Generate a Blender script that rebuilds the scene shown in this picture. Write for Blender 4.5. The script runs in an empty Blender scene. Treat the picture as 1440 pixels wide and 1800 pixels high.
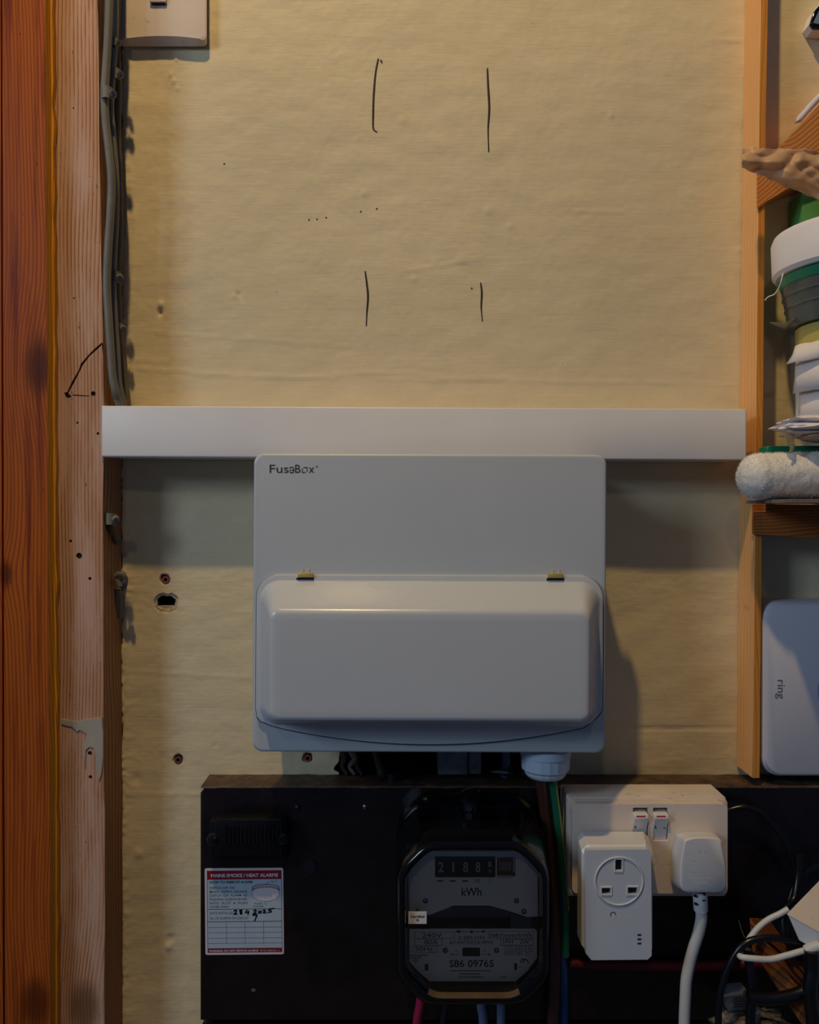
import bpy, bmesh, math, random
import numpy as np
from mathutils import Vector, Matrix, noise
random.seed(4)

# ------------------------------------------------------------------ camera, world, lights, exposure
F = 1400.0          # focal length in pixels of the 1440 x 1800 frame
D = 0.79            # camera to wall
H = 1.35            # camera height
scene = bpy.context.scene
cam_d = bpy.data.cameras.new('camera')
cam = bpy.data.objects.new('camera', cam_d)
scene.collection.objects.link(cam)
cam.location = (0, -D, H)
cam.rotation_euler = (math.pi / 2, 0, 0)
cam_d.sensor_fit = 'VERTICAL'
cam_d.sensor_height = 24.0
cam_d.lens = F / 1800.0 * 24.0
cam_d.clip_start = 0.01
scene.camera = cam

world = bpy.data.worlds.new('world')
scene.world = world
world.use_nodes = True
bg = world.node_tree.nodes['Background']
bg.inputs[0].default_value = (0.32, 0.52, 1.0, 1)
bg.inputs[1].default_value = 0.085

def lamp(name, kind, loc, energy, color, size=0.1, size_y=None, target=None, spread=None):
    l = bpy.data.lights.new(name, kind)
    l.energy = energy
    l.color = color
    if kind == 'AREA':
        l.size = size
        if size_y:
            l.shape = 'RECTANGLE'; l.size_y = size_y
    else:
        l.shadow_soft_size = size
    o = bpy.data.objects.new(name, l)
    scene.collection.objects.link(o)
    o.location = loc
    if target is not None:
        o.rotation_euler = (Vector(target) - Vector(loc)).to_track_quat('-Z', 'Y').to_euler()
    return o
# the ceiling lamp (warm, close to the wall), a weak fill added further back, and the daylight from the left
lamp('ceiling_lamp', 'POINT', (-0.24, -0.78, H + 1.62), 57, (1.0, 0.70, 0.31), 0.03)
lamp('added_fill', 'POINT', (-0.35, -2.3, H + 1.45), 7, (1.0, 0.82, 0.62), 0.06)
lamp('daylight_window', 'AREA', (-1.95, -1.65, H + 0.95), 18, (0.58, 0.76, 1.0), 0.6, 0.7, target=(0, 0, H - 0.1))

vs = scene.view_settings
vs.view_transform = 'Standard'; vs.look = 'None'; vs.gamma = 1.0
vs.use_curve_mapping = False
vs.exposure = 0.0

# ------------------------------------------------------------------ helpers
C = scene.collection
WL = {}

def P(px, py, d):
    k = (D - d) / F
    return Vector(((px - 720) * k, -d, H - (py - 900) * k))

def PL(pts, d):
    return [P(x, y, d) for x, y in pts]

def lin(c):
    def f(v):
        v /= 255.0
        return v / 12.92 if v <= 0.04045 else ((v + 0.055) / 1.055) ** 2.4
    return (f(c[0]), f(c[1]), f(c[2]), 1)

def thing(name, label, cat, loc, group=None, kind=None):
    o = bpy.data.objects.new(name, None)
    o.empty_display_size = 0.02
    C.objects.link(o)
    o.location = loc
    WL[o] = Vector(loc)
    tag(o, label, cat, group, kind)
    return o

def tag(o, label=None, cat=None, group=None, kind=None):
    if label: o['label'] = label
    if cat: o['category'] = cat
    if group: o['group'] = group
    if kind: o['kind'] = kind
    return o

def mesh_obj(name, verts, faces, mat, parent=None, origin=None, smooth=35, mats=None, midx=None, recalc=True):
    verts = [Vector(v) for v in verts]
    if origin is None:
        lo = Vector((min(v.x for v in verts), max(v.y for v in verts), min(v.z for v in verts)))
        hi = Vector((max(v.x for v in verts), max(v.y for v in verts), min(v.z for v in verts)))
        origin = (lo + hi) / 2
    origin = Vector(origin)
    me = bpy.data.meshes.new(name)
    me.from_pydata([v - origin for v in verts], [], faces)
    for m in (mats or [mat]):
        me.materials.append(m)
    if midx is not None:
        me.polygons.foreach_set('material_index', midx)
    if recalc:
        bm = bmesh.new(); bm.from_mesh(me)
        bmesh.ops.remove_doubles(bm, verts=bm.verts, dist=1e-6)
        bmesh.ops.recalc_face_normals(bm, faces=bm.faces)
        bm.to_mesh(me); bm.free()
    if smooth:
        me.polygons.foreach_set('use_smooth', [True] * len(me.polygons))
        me.set_sharp_from_angle(angle=math.radians(smooth))
    me.update()
    o = bpy.data.objects.new(name, me)
    C.objects.link(o)
    WL[o] = origin
    if parent is not None:
        o.parent = parent
        o.location = origin - WL[parent]
    else:
        o.location = origin
    return o

def bevel(o, w, seg=2, ang=30):
    m = o.modifiers.new('bevel', 'BEVEL')
    m.width = w; m.segments = seg; m.limit_method = 'ANGLE'; m.angle_limit = math.radians(ang)
    return o

def loft(sections, cap0=True, cap1=True):
    n = len(sections[0])
    v = [p for s in sections for p in s]
    f = []
    for k in range(len(sections) - 1):
        a, b = k * n, (k + 1) * n
        for i in range(n):
            j = (i + 1) % n
            f.append((a + i, a + j, b + j, b + i))
    if cap0: f.append(tuple(range(n))[::-1])
    if cap1: f.append(tuple(range((len(sections) - 1) * n, len(sections) * n)))
    return v, f

def rr(x0, y0, x1, y1, r=8, n=6):
    if not isinstance(r, (tuple, list)): r = (r,) * 4    # tl, tr, br, bl
    out = []
    for (cx, cy, a0, rad) in ((x0 + r[0], y0 + r[0], 180, r[0]), (x1 - r[1], y0 + r[1], 270, r[1]),
                              (x1 - r[2], y1 - r[2], 0, r[2]), (x0 + r[3], y1 - r[3], 90, r[3])):
        for i in range(n + 1):
            a = math.radians(a0 + 90.0 * i / n)
            out.append((cx + rad * math.cos(a), cy + rad * math.sin(a)))
    return out

def octo(x0, y0, x1, y1, ct, cb, n=3):
    """octagon with rounded-off chamfers: ct/cb chamfer sizes at the top and the bottom"""
    pts = []
    cs = [(x0, y0 + ct), (x0 + ct, y0), (x1 - ct, y0), (x1, y0 + ct), (x1, y1 - cb), (x1 - cb, y1), (x0 + cb, y1), (x0, y1 - cb)]
    m = len(cs)
    for i in range(m):
        p, c, q = cs[i - 1], cs[i], cs[(i + 1) % m]
        def toward(c, t, dist):
            L = math.hypot(t[0] - c[0], t[1] - c[1]) or 1
            k = min(dist / L, .5)
            return (c[0] + (t[0] - c[0]) * k, c[1] + (t[1] - c[1]) * k)
        a, b = toward(c, p, ct * .45), toward(c, q, ct * .45)
        for k in range(n + 1):
            t = k / n
            pts.append(((1 - t) ** 2 * a[0] + 2 * t * (1 - t) * c[0] + t * t * b[0],
                        (1 - t) ** 2 * a[1] + 2 * t * (1 - t) * c[1] + t * t * b[1]))
    return pts

def prism(name, pts, df, db, mat, parent=None, bev=0, seg=2, taper=None, origin=None, smooth=35, mapd=None):
    """outline in pixels, placed at its front depth df and extruded straight back to depth db"""
    fr = PL(pts, df if mapd is None else mapd)
    fr = [Vector((v.x, -df, v.z)) for v in fr]
    bk = [Vector((v.x, -db, v.z)) for v in fr]
    if bev:
        cx = sum(v.x for v in fr) / len(fr); cz = sum(v.z for v in fr) / len(fr)
        w = max(abs(v.x - cx) for v in fr); h = max(abs(v.z - cz) for v in fr)
        secs = [bk]
        for k in range(seg + 1):
            a = math.pi / 2 * k / seg
            ins = bev * (1 - math.cos(a)); out = bev * (1 - math.sin(a))
            secs.append([Vector((cx + (v.x - cx) * (1 - ins / w), -(df - out), cz + (v.z - cz) * (1 - ins / h))) for v in fr])
        v, f = loft(secs)
    else:
        v, f = loft([bk, fr])
    return mesh_obj(name, v, f, mat, parent, origin, smooth)

def box(name, x0, y0, x1, y1, df, db, mat, parent=None, bev=0, **k):
    return prism(name, [(x0, y0), (x1, y0), (x1, y1), (x0, y1)], df, db, mat, parent, bev, **k)

def wbox(name, lo, hi, mat, parent=None, bev=0, origin=None):
    x0, y0, z0 = lo; x1, y1, z1 = hi
    v = [(x0, y0, z0), (x1, y0, z0), (x1, y1, z0), (x0, y1, z0), (x0, y0, z1), (x1, y0, z1), (x1, y1, z1), (x0, y1, z1)]
    f = [(0, 3, 2, 1), (4, 5, 6, 7), (0, 1, 5, 4), (1, 2, 6, 5), (2, 3, 7, 6), (3, 0, 4, 7)]
    o = mesh_obj(name, v, f, mat, parent, origin, 35)
    if bev: bevel(o, bev)
    return o

def catmull(pts, sub=8):
    pts = [Vector(p) for p in pts]
    q = [pts[0] * 2 - pts[1]] + pts + [pts[-1] * 2 - pts[-2]]
    out = []
    for i in range(1, len(q) - 2):
        p0, p1, p2, p3 = q[i - 1], q[i], q[i + 1], q[i + 2]
        for k in range(sub):
            t = k / sub
            out.append(0.5 * ((2 * p1) + (p2 - p0) * t + (2 * p0 - 5 * p1 + 4 * p2 - p3) * t * t + (3 * p1 - p0 - 3 * p2 + p3) * t ** 3))
    out.append(pts[-1])
    return out

def sweep(path, ra, rb=None, n=10, up=Vector((0, -1, 0))):
    """tube along a path; ra / rb: half width and half thickness (floats or functions of t)"""
    rings = []
    N = len(path)
    prev = None
    for i, p in enumerate(path):
        t = (path[min(i + 1, N - 1)] - path[max(i - 1, 0)]).normalized()
        if prev is None:
            s = t.cross(up)
            if s.length < 1e-4: s = t.cross(Vector((1, 0, 0)))
            s.normalize()
        else:
            s = (prev - t * prev.dot(t)).normalized()
        prev = s
        u = s.cross(t)
        u_ = i / (N - 1)
        a = ra(u_) if callable(ra) else ra
        b = a if rb is None else (rb(u_) if callable(rb) else rb)
        rings.append([p + s * math.cos(2 * math.pi * k / n) * a + u * math.sin(2 * math.pi * k / n) * b for k in range(n)])
    return loft(rings)

def cable(name, pts, r, mat, parent=None, rb=None, n=10, sub=8):
    """pts: (px, py, depth)"""
    path = catmull([P(*p) for p in pts], sub)
    v, f = sweep(path, r, rb, n)
    return mesh_obj(name, v, f, mat, parent, smooth=60)

def cyl(name, c, axis, r, h, mat, parent=None, n=24, r2=None, bev=0, smooth=35):
    axis = Vector(axis).normalized()
    s = axis.cross(Vector((0, 0, 1)))
    if s.length < 1e-4: s = axis.cross(Vector((1, 0, 0)))
    s.normalize(); u = s.cross(axis)
    c = Vector(c)
    r2 = r if r2 is None else r2
    prof = [(0, r), (h, r2)] if not bev else [(0, r), (h - bev, r2), (h - bev * .3, r2 - bev * .3), (h, r2 - bev)]
    secs = [[c + axis * t + (s * math.cos(2 * math.pi * k / n) + u * math.sin(2 * math.pi * k / n)) * q for k in range(n)] for t, q in prof]
    v, f = loft(secs)
    return mesh_obj(name, v, f, mat, parent, smooth=smooth)

def lathe(name, c, axis, prof, mat, parent=None, n=32, smooth=35, closed=False):
    """prof: (distance along axis, radius)"""
    axis = Vector(axis).normalized()
    s = axis.cross(Vector((0, 0, 1)))
    if s.length < 1e-4: s = axis.cross(Vector((1, 0, 0)))
    s.normalize(); u = s.cross(axis)
    c = Vector(c)
    secs = [[c + axis * t + (s * math.cos(2 * math.pi * k / n) + u * math.sin(2 * math.pi * k / n)) * q for k in range(n)] for t, q in prof]
    if closed:
        secs.append(secs[0]); v, f = loft(secs, False, False)
    else:
        v, f = loft(secs)
    return mesh_obj(name, v, f, mat, parent, smooth=smooth)

def holed(name, outer, holes, df, db, mat, parent=None):
    """flat plate with real holes; outlines in pixels at depth df"""
    cu = bpy.data.curves.new('tmp', 'CURVE')
    cu.dimensions = '2D'; cu.fill_mode = 'BOTH'
    cu.extrude = (df - db) / 2
    for pl in [outer] + holes:
        sp = cu.splines.new('POLY'); sp.points.add(len(pl) - 1); sp.use_cyclic_u = True
        for i, p in enumerate(pl):
            w = P(p[0], p[1], df)
            sp.points[i].co = (w.x, w.z, 0, 1)
    t = bpy.data.objects.new('tmp', cu)
    me = bpy.data.meshes.new_from_object(t)
    vs_ = [Vector((v.co.x, -(df + db) / 2 - v.co.z, v.co.y)) for v in me.vertices]
    fs = [tuple(p.vertices)[::-1] for p in me.polygons]
    bpy.data.objects.remove(t); bpy.data.curves.remove(cu); bpy.data.meshes.remove(me)
    return mesh_obj(name, vs_, fs, mat, parent, smooth=30)

class Text:
    """letters gathered into one thin mesh; positions in pixels at depth d"""
    def __init__(s, d, thick=0.00012, rot=0, pivot=None):
        s.v = []; s.f = []; s.d = d; s.th = thick; s.rot = math.radians(rot); s.piv = pivot
    def _pt(s, px, py):
        if s.piv:
            dx, dy = px - s.piv[0], py - s.piv[1]
            c, n = math.cos(s.rot), math.sin(s.rot)
            px, py = s.piv[0] + dx * c - dy * n, s.piv[1] + dx * n + dy * c
        return px, py
    def add(s, txt, px, py, h, w=None, align='LEFT', bold=0.0, ang=0, shear=0):
        """baseline at py, cap height h px, optional total width w px"""
        cu = bpy.data.curves.new('t', 'FONT')
        cu.body = txt; cu.size = 1; cu.offset = bold; cu.resolution_u = 3; cu.shear = shear
        o = bpy.data.objects.new('t', cu)
        me = bpy.data.meshes.new_from_object(o)
        if len(me.vertices):
            xs = [v.co.x for v in me.vertices]; x0, x1 = min(xs), max(xs)
            sy = h / 0.69
            sx = sy if w is None else w / (x1 - x0)
            W = (x1 - x0) * sx
            off = {'LEFT': 0, 'CENTER': -W / 2, 'RIGHT': -W}[align]
            b = len(s.v)
            ca, sa = math.cos(math.radians(ang)), math.sin(math.radians(ang))
            for v in me.vertices:
                lx, ly = (v.co.x - x0) * sx + off, -v.co.y * sy
                q = s._pt(px + lx * ca - ly * sa, py + lx * sa + ly * ca)
                s.v.append(P(q[0], q[1], s.d) + Vector((0, -s.th, 0)))
            s.f += [tuple(b + i for i in p.vertices) for p in me.polygons]
        bpy.data.objects.remove(o); bpy.data.curves.remove(cu); bpy.data.meshes.remove(me)
        return s
    def poly(s, pts):
        b = len(s.v)
        s.v += [P(*s._pt(x, y), s.d) + Vector((0, -s.th, 0)) for x, y in pts]
        s.f.append(tuple(range(b, b + len(pts))))
        return s
    def rect(s, x0, y0, x1, y1):
        return s.poly([(x0, y0), (x1, y0), (x1, y1), (x0, y1)])
    def frame(s, x0, y0, x1, y1, w=0.7):
        s.rect(x0, y0, x1, y0 + w); s.rect(x0, y1 - w, x1, y1); s.rect(x0, y0, x0 + w, y1); return s.rect(x1 - w, y0, x1, y1)
    def line(s, pts, w=1.0):
        """stroke of width w px"""
        for (a, b) in zip(pts[:-1], pts[1:]):
            dx, dy = b[0] - a[0], b[1] - a[1]; L = math.hypot(dx, dy) or 1
            nx, ny = -dy / L * w / 2, dx / L * w / 2; ex, ey = dx / L * w / 3, dy / L * w / 3
            s.poly([(a[0] + nx - ex, a[1] + ny - ey), (b[0] + nx + ex, b[1] + ny + ey), (b[0] - nx + ex, b[1] - ny + ey), (a[0] - nx - ex, a[1] - ny - ey)])
        return s
    def build(s, name, mat, parent):
        return mesh_obj(name, s.v, s.f, mat, parent, smooth=0, recalc=False)

# ------------------------------------------------------------------ materials
class NT:
    def __init__(s, name):
        s.m = bpy.data.materials.new(name); s.m.use_nodes = True
        s.t = s.m.node_tree; s.n = s.t.nodes; s.l = s.t.links
        s.b = s.n['Principled BSDF']; s.out = s.n['Material Output']
    def node(s, kind, **k):
        n = s.n.new(kind)
        for a, b in k.items(): setattr(n, a, b)
        return n
    def link(s, a, b): s.l.new(a, b)
    def math(s, op, a, b=None, c=None):
        n = s.node('ShaderNodeMath', operation=op)
        for i, x in enumerate((a, b, c)):
            if x is None: continue
            if isinstance(x, (int, float)): n.inputs[i].default_value = x
            else: s.link(x, n.inputs[i])
        return n.outputs[0]
    def pos(s, scale=(1, 1, 1), rot=(0, 0, 0), off=(0, 0, 0)):
        g = s.node('ShaderNodeNewGeometry')
        m = s.node('ShaderNodeMapping')
        m.inputs['Scale'].default_value = scale; m.inputs['Rotation'].default_value = rot; m.inputs['Location'].default_value = off
        s.link(g.outputs['Position'], m.inputs['Vector'])
        return m.outputs[0]
    def noise(s, vec, scale=5, detail=4, rough=.5, dist=0):
        n = s.node('ShaderNodeTexNoise')
        n.inputs['Scale'].default_value = scale; n.inputs['Detail'].default_value = detail
        n.inputs['Roughness'].default_value = rough; n.inputs['Distortion'].default_value = dist
        s.link(vec, n.inputs['Vector'])
        return n.outputs['Fac']
    def ramp(s, fac, stops):
        r = s.node('ShaderNodeValToRGB'); e = r.color_ramp.elements
        e[0].position, e[0].color = stops[0][0], stops[0][1]
        e[1].position, e[1].color = stops[1][0], stops[1][1]
        for p, c in stops[2:]:
            x = e.new(p); x.color = c
        s.link(fac, r.inputs[0])
        return r.outputs[0]
    def mix(s, fac, a, b, mode='MIX'):
        n = s.node('ShaderNodeMix', data_type='RGBA', blend_type=mode)
        for i, x in ((0, fac), (6, a), (7, b)):
            if isinstance(x, (int, float)): n.inputs[i].default_value = x
            elif isinstance(x, tuple): n.inputs[i].default_value = x
            else: s.link(x, n.inputs[i])
        return n.outputs[2]
    def bump(s, h, strength=.3, dist=.001, normal=None):
        n = s.node('ShaderNodeBump'); n.inputs['Strength'].default_value = strength; n.inputs['Distance'].default_value = dist
        s.link(h, n.inputs['Height'])
        if normal is not None: s.link(normal, n.inputs['Normal'])
        return n.outputs[0]
    def setb(s, **k):
        names = {'col': 'Base Color', 'rough': 'Roughness', 'metal': 'Metallic', 'normal': 'Normal', 'spec': 'Specular IOR Level',
                 'coat': 'Coat Weight', 'trans': 'Transmission Weight', 'ior': 'IOR', 'sss': 'Subsurface Weight', 'sheen': 'Sheen Weight', 'alpha': 'Alpha'}
        for a, v in k.items():
            i = s.b.inputs[names[a]]
            if isinstance(v, (int, float, tuple)): i.default_value = v
            else: s.link(v, i)
        return s.m

def plain(name, rgb, rough=.5, metal=0, var=.06, scale=40, bump=0, spec=.5, dirt=None, coat=0, bdist=.0004):
    t = NT(name)
    c = lin(rgb)
    v = t.pos()
    n = t.noise(v, scale, 5, .6)
    dk = tuple(x * (1 - var * 2.2) for x in c[:3]) + (1,)
    lt = tuple(min(1, x * (1 + var)) for x in c[:3]) + (1,)
    col = t.ramp(n, [(.3, dk), (.7, lt)])
    if dirt:
        n2 = t.noise(t.pos(off=(3, 1, 2)), 90, 8, .7)
        f = t.ramp(n2, [(.60, (0, 0, 0, 1)), (.72, (1, 1, 1, 1))])
        col = t.mix(f, col, lin(dirt))
    r = t.math('MULTIPLY_ADD', t.noise(v, scale * 2.3, 4), .16, rough - .08)
    t.setb(col=col, rough=r, metal=metal, spec=spec, coat=coat)
    if bump:
        t.setb(normal=t.bump(t.noise(v, scale * 6, 4), bump, bdist))
    return t.m

def wood(name, light, dark, late=None, S=170, A=2.2, seed=0, rot=0.0, knots=(), rough=.5, zs=2.6, xs=9, worn=None, spots=True, edge=.55, streak=None, bumpk=.35):
    """ring lines along Z (turned by rot in the XZ plane); knots: (px, py, depth, radius, pull)"""
    t = NT(name)
    v0 = t.pos(rot=(0, rot, 0), off=(seed * 3.7, 0, seed * 1.3))
    sx = t.node('ShaderNodeSeparateXYZ'); t.link(v0, sx.inputs[0])
    cv = t.node('ShaderNodeVectorMath', operation='MULTIPLY'); t.link(v0, cv.inputs[0]); cv.inputs[1].default_value = (xs, xs, zs)
    w1 = t.noise(cv.outputs[0], 1.0, 2, .45)
    cv2 = t.node('ShaderNodeVectorMath', operation='MULTIPLY'); t.link(v0, cv2.inputs[0]); cv2.inputs[1].default_value = (160, 160, 26)
    w2 = t.noise(cv2.outputs[0], 1.0, 3, .6)
    u = t.math('MULTIPLY_ADD', sx.outputs['X'], S, 0)
    u = t.math('ADD', u, t.math('MULTIPLY', sx.outputs['Y'], S * .6))
    u = t.math('MULTIPLY_ADD', w1, A * 6, u)
    u = t.math('MULTIPLY_ADD', w2, .35, u)
    g = t.node('ShaderNodeNewGeometry')
    kn = []
    for (kx, ky, kd, rad, pull) in knots:
        c = P(kx, ky, kd)
        sub = t.node('ShaderNodeVectorMath', operation='SUBTRACT'); t.link(g.outputs['Position'], sub.inputs[0]); sub.inputs[1].default_value = c
        sc = t.node('ShaderNodeVectorMath', operation='MULTIPLY'); t.link(sub.outputs[0], sc.inputs[0]); sc.inputs[1].default_value = (1.0, .2, .55)
        ln = t.node('ShaderNodeVectorMath', operation='LENGTH'); t.link(sc.outputs[0], ln.inputs[0])
        q = t.math('DIVIDE', ln.outputs['Value'], rad)
        e = t.math('POWER', 2.718, t.math('MULTIPLY', t.math('MULTIPLY', q, q), -0.22))
        u = t.math('MULTIPLY_ADD', e, pull, u)
        kn.append(t.math('POWER', 2.718, t.math('MULTIPLY', t.math('POWER', q, 4), -1.6)))
    fr = t.math('FRACT', u)
    L, K = lin(light), lin(dark)
    lt = lin(late) if late else K
    ring = t.ramp(fr, [(0.0, L), (edge, tuple(a * .75 + b * .25 for a, b in zip(L, lt))), (.86, lt), (.93, lt), (1.0, L)])
    cf = t.node('ShaderNodeVectorMath', operation='MULTIPLY'); t.link(v0, cf.inputs[0]); cf.inputs[1].default_value = (900, 900, 22)
    fib = t.noise(cf.outputs[0], 1.0, 4, .6)
    big = t.noise(t.pos(scale=(14, 14, 2.2), off=(seed, 0, 0)), 1, 3)
    col = t.mix(t.math('MULTIPLY', fib, .30), ring, K)
    col = t.mix(t.ramp(big, [(.35, (0, 0, 0, 1)), (.75, (.45, .45, .45, 1))]), col, K)
    if worn:
        wn = t.noise(t.pos(scale=(60, 60, 9), off=(seed, 2, 1)), 1, 6, .65)
        col = t.mix(t.ramp(wn, [(.45, (0, 0, 0, 1)), (.62, (.7, .7, .7, 1))]), col, lin(worn))
    if streak:
        sn = t.noise(t.pos(scale=(130, 130, 5), off=(seed, 5, 1)), 1, 5, .6)
        col = t.mix(t.ramp(sn, [(.5, (0, 0, 0, 1)), (.66, (.85, .85, .85, 1))]), col, lin(streak))
    for k_ in kn:
        col = t.mix(t.math('MULTIPLY', k_, .85), col, tuple(x * .35 for x in K[:3]) + (1,))
    if spots:
        sp = t.noise(t.pos(scale=(1, 1, .6), off=(seed, 7, 3)), 160, 3, .6)
        col = t.mix(t.ramp(sp, [(.70, (0, 0, 0, 1)), (.76, (.8, .8, .8, 1))]), col, tuple(x * .3 for x in K[:3]) + (1,))
    h = t.math('ADD', t.math('MULTIPLY', fr, -.6), t.math('MULTIPLY', fib, .6))
    return t.setb(col=col, rough=t.math('MULTIPLY_ADD', fib, .2, rough - .1), normal=t.bump(h, bumpk, .0005), spec=.18)

def wall_paint():
    t = NT('cream_wall_paint')
    a = t.noise(t.pos(off=(1, 2, 3)), 3.2, 5, .55)
    b = t.noise(t.pos(scale=(1, 1, 3.0)), 28, 6, .65)
    c = t.noise(t.pos(off=(5, 0, 2)), 9, 3, .5)
    col = t.ramp(a, [(.30, lin((214, 197, 158))), (.70, lin((226, 208, 170)))])
    col = t.mix(t.ramp(b, [(.35, (0, 0, 0, 1)), (.75, (.35, .35, .35, 1))]), col, lin((203, 184, 142)))
    col = t.mix(t.ramp(c, [(.66, (0, 0, 0, 1)), (.80, (.30, .30, .30, 1))]), col, lin((190, 168, 128)))
    # small ochre flecks and grime
    f = t.noise(t.pos(off=(9, 9, 9)), 240, 2, .5)
    col = t.mix(t.ramp(f, [(.76, (0, 0, 0, 1)), (.80, (.7, .7, .7, 1))]), col, lin((120, 92, 58)))
    br = t.noise(t.pos(scale=(30, 1, 330)), 1, 4, .6)      # horizontal brush strokes
    gr = t.noise(t.pos(), 420, 4, .6)
    md = t.noise(t.pos(), 60, 5, .55)
    h = t.math('ADD', t.math('MULTIPLY', br, .5), t.math('ADD', t.math('MULTIPLY', gr, .22), t.math('MULTIPLY', md, 1.1)))
    return t.setb(col=col, rough=.62, spec=.3, normal=t.bump(h, .55, .00085))

M = {}
M['wall'] = wall_paint()
M['plaster'] = plain('bare_plaster', (196, 176, 150), .9, var=.25, scale=220, bump=.8)
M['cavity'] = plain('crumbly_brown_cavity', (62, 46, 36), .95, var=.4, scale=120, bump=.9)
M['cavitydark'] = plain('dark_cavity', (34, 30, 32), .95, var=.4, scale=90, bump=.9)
M['plug_red'] = plain('red_wall_plug_plastic', (150, 78, 70), .5)
M['plug_brown'] = plain('brown_wall_plug_plastic', (120, 70, 50), .5)
M['pen'] = plain('black_pen_ink', (22, 20, 22), .6)
M['trunk'] = plain('white_trunking_plastic', (222, 217, 213), .38, var=.015, scale=14)
M['cu'] = plain('white_powder_coat', (190, 194, 197), .34, var=.012, scale=12, bump=.12, bdist=.0002)
M['cu_cover'] = plain('white_gloss_powder_coat', (196, 199, 201), .26, var=.012, scale=12, bump=.06, bdist=.0002)
M['cu_line'] = plain('dark_seam', (60, 66, 78), .6)
M['print_grey'] = plain('grey_print', (58, 60, 64), .6)
M['brass'] = plain('yellow_zinc_steel', (222, 192, 110), .35, metal=.45, var=.1)
M['slot'] = plain('black_slot', (16, 16, 18), .7)
M['cable_grey'] = plain('grey_cable_sheath', (112, 108, 98), .5, var=.08, bump=.1, dirt=(92, 84, 66))
M['cable_dark'] = plain('old_grey_cable_sheath', (92, 84, 64), .55, var=.1, dirt=(120, 104, 60))
M['clip'] = plain('grey_clip_plastic', (118, 113, 102), .45, var=.06)
M['oldwhite'] = plain('aged_white_plastic', (222, 205, 190), .38, var=.03, scale=20, dirt=(176, 148, 110))
M['oldwhite_pattress'] = plain('aged_cream_plastic', (214, 200, 184), .42, var=.05, scale=30, dirt=(120, 96, 76))
M['white'] = plain('white_plastic', (216, 214, 212), .36, var=.02)
M['white_fresh'] = plain('grey_white_plastic', (196, 202, 208), .38, var=.015)
M['white_cord'] = plain('white_cord_pvc', (206, 205, 200), .42, var=.02)
M['gland'] = plain('pale_grey_nylon', (186, 202, 216), .4, var=.02)
M['rocker_red'] = plain('red_indicator', (196, 52, 44), .4)
M['board'] = plain('black_brown_board_varnish', (24, 15, 16), .34, var=.3, scale=30, bump=.5, bdist=.0006, dirt=(30, 20, 18))
M['board_edge'] = plain('worn_board_edge', (86, 64, 48), .55, var=.35, scale=70, bump=.8, dirt=(120, 92, 66), bdist=.001)
M['bakelite'] = plain('gloss_black_bakelite', (7, 7, 9), .13, var=.1, scale=60, spec=.6, bump=.06)
M['bakelite_matt'] = plain('dull_black_bakelite', (24, 25, 30), .4, var=.15, scale=60, bump=.3)
M['carrier'] = plain('dusty_black_moulding', (15, 15, 18), .45, var=.15, scale=60, bump=.3, spec=.3)
M['faceplate'] = plain('grey_printed_face', (226, 224, 220), .5, var=.03, spec=.3)
M['lip'] = plain('painted_lamplit_lip', (92, 72, 48), .45, var=.12, scale=60)  # lamp-lit gold of the black lip, put into its colour
M['ink'] = plain('black_ink', (14, 14, 16), .6)
M['ink_soft'] = plain('faded_ink', (66, 68, 74), .6)
M['drum'] = plain('black_number_drum', (14, 14, 15), .5)
M['digit'] = plain('white_digit', (170, 168, 160), .5)
M['drum_red'] = plain('red_brown_drum', (90, 56, 52), .5)
M['steel'] = plain('dull_steel', (150, 150, 152), .3, metal=1)
M['disc'] = plain('aluminium_disc', (190, 188, 180), .22, metal=1)
M['bracket'] = plain('blue_grey_metal', (70, 74, 90), .45, metal=.6)
M['label_white'] = plain('white_label_vinyl', (214, 206, 210), .45, var=.02)
M['label_blue'] = plain('pale_blue_label_print', (176, 192, 204), .5, var=.03)
M['label_red'] = plain('red_label_print', (140, 16, 34), .45, var=.04)
M['label_pink'] = plain('pink_grey_label_print', (168, 128, 142), .5, var=.04)
M['cable_brown'] = plain('brown_cable_pvc', (78, 42, 34), .4)
M['cable_green'] = plain('green_cable_pvc', (22, 104, 70), .4, var=.04)
M['cable_yellow'] = plain('yellow_cable_stripe', (150, 150, 60), .4)
M['cable_blue'] = plain('blue_cable_pvc', (32, 66, 118), .4)
M['cable_bluegrey'] = plain('blue_grey_cable_pvc', (98, 112, 142), .45)
M['cable_magenta'] = plain('red_cable_pvc', (190, 38, 74), .4)
M['cable_red'] = plain('dark_red_cable_pvc', (104, 16, 22), .45)
M['cable_black'] = plain('black_cable_pvc', (15, 15, 19), .28, var=.1)
M['tape'] = plain('white_tape', (226, 222, 222), .5, var=.02)
M['greenlid'] = plain('green_plastic_lid', (14, 128, 88), .35, var=.04)
M['greenbox'] = plain('green_printed_card', (86, 156, 86), .5, var=.1, scale=20)
M['yellowtub'] = plain('yellow_beige_plastic', (190, 172, 92), .45, var=.06)
M['paper'] = plain('white_paper', (222, 214, 208), .75, var=.03, bump=.3)
M['cloth'] = plain('white_cloth', (220, 212, 216), .85, var=.05, bump=.5)
M['cloth_pink'] = plain('pinkish_cloth', (206, 178, 162), .85, var=.05, bump=.5)
M['grit'] = plain('grey_rubble', (110, 102, 92), .9, var=.4, scale=200, bump=.9)
M['ring_white'] = plain('satin_white_plastic', (196, 196, 204), .4, var=.01)
M['grey_text'] = plain('mid_grey_print', (104, 104, 112), .5)
M['screen'] = plain('grey_blue_screen', (122, 140, 152), .25)
M['fleece'] = plain('grey_roller_fleece', (236, 230, 220), .95, var=.05, scale=160, bump=.6, bdist=.001)
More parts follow.
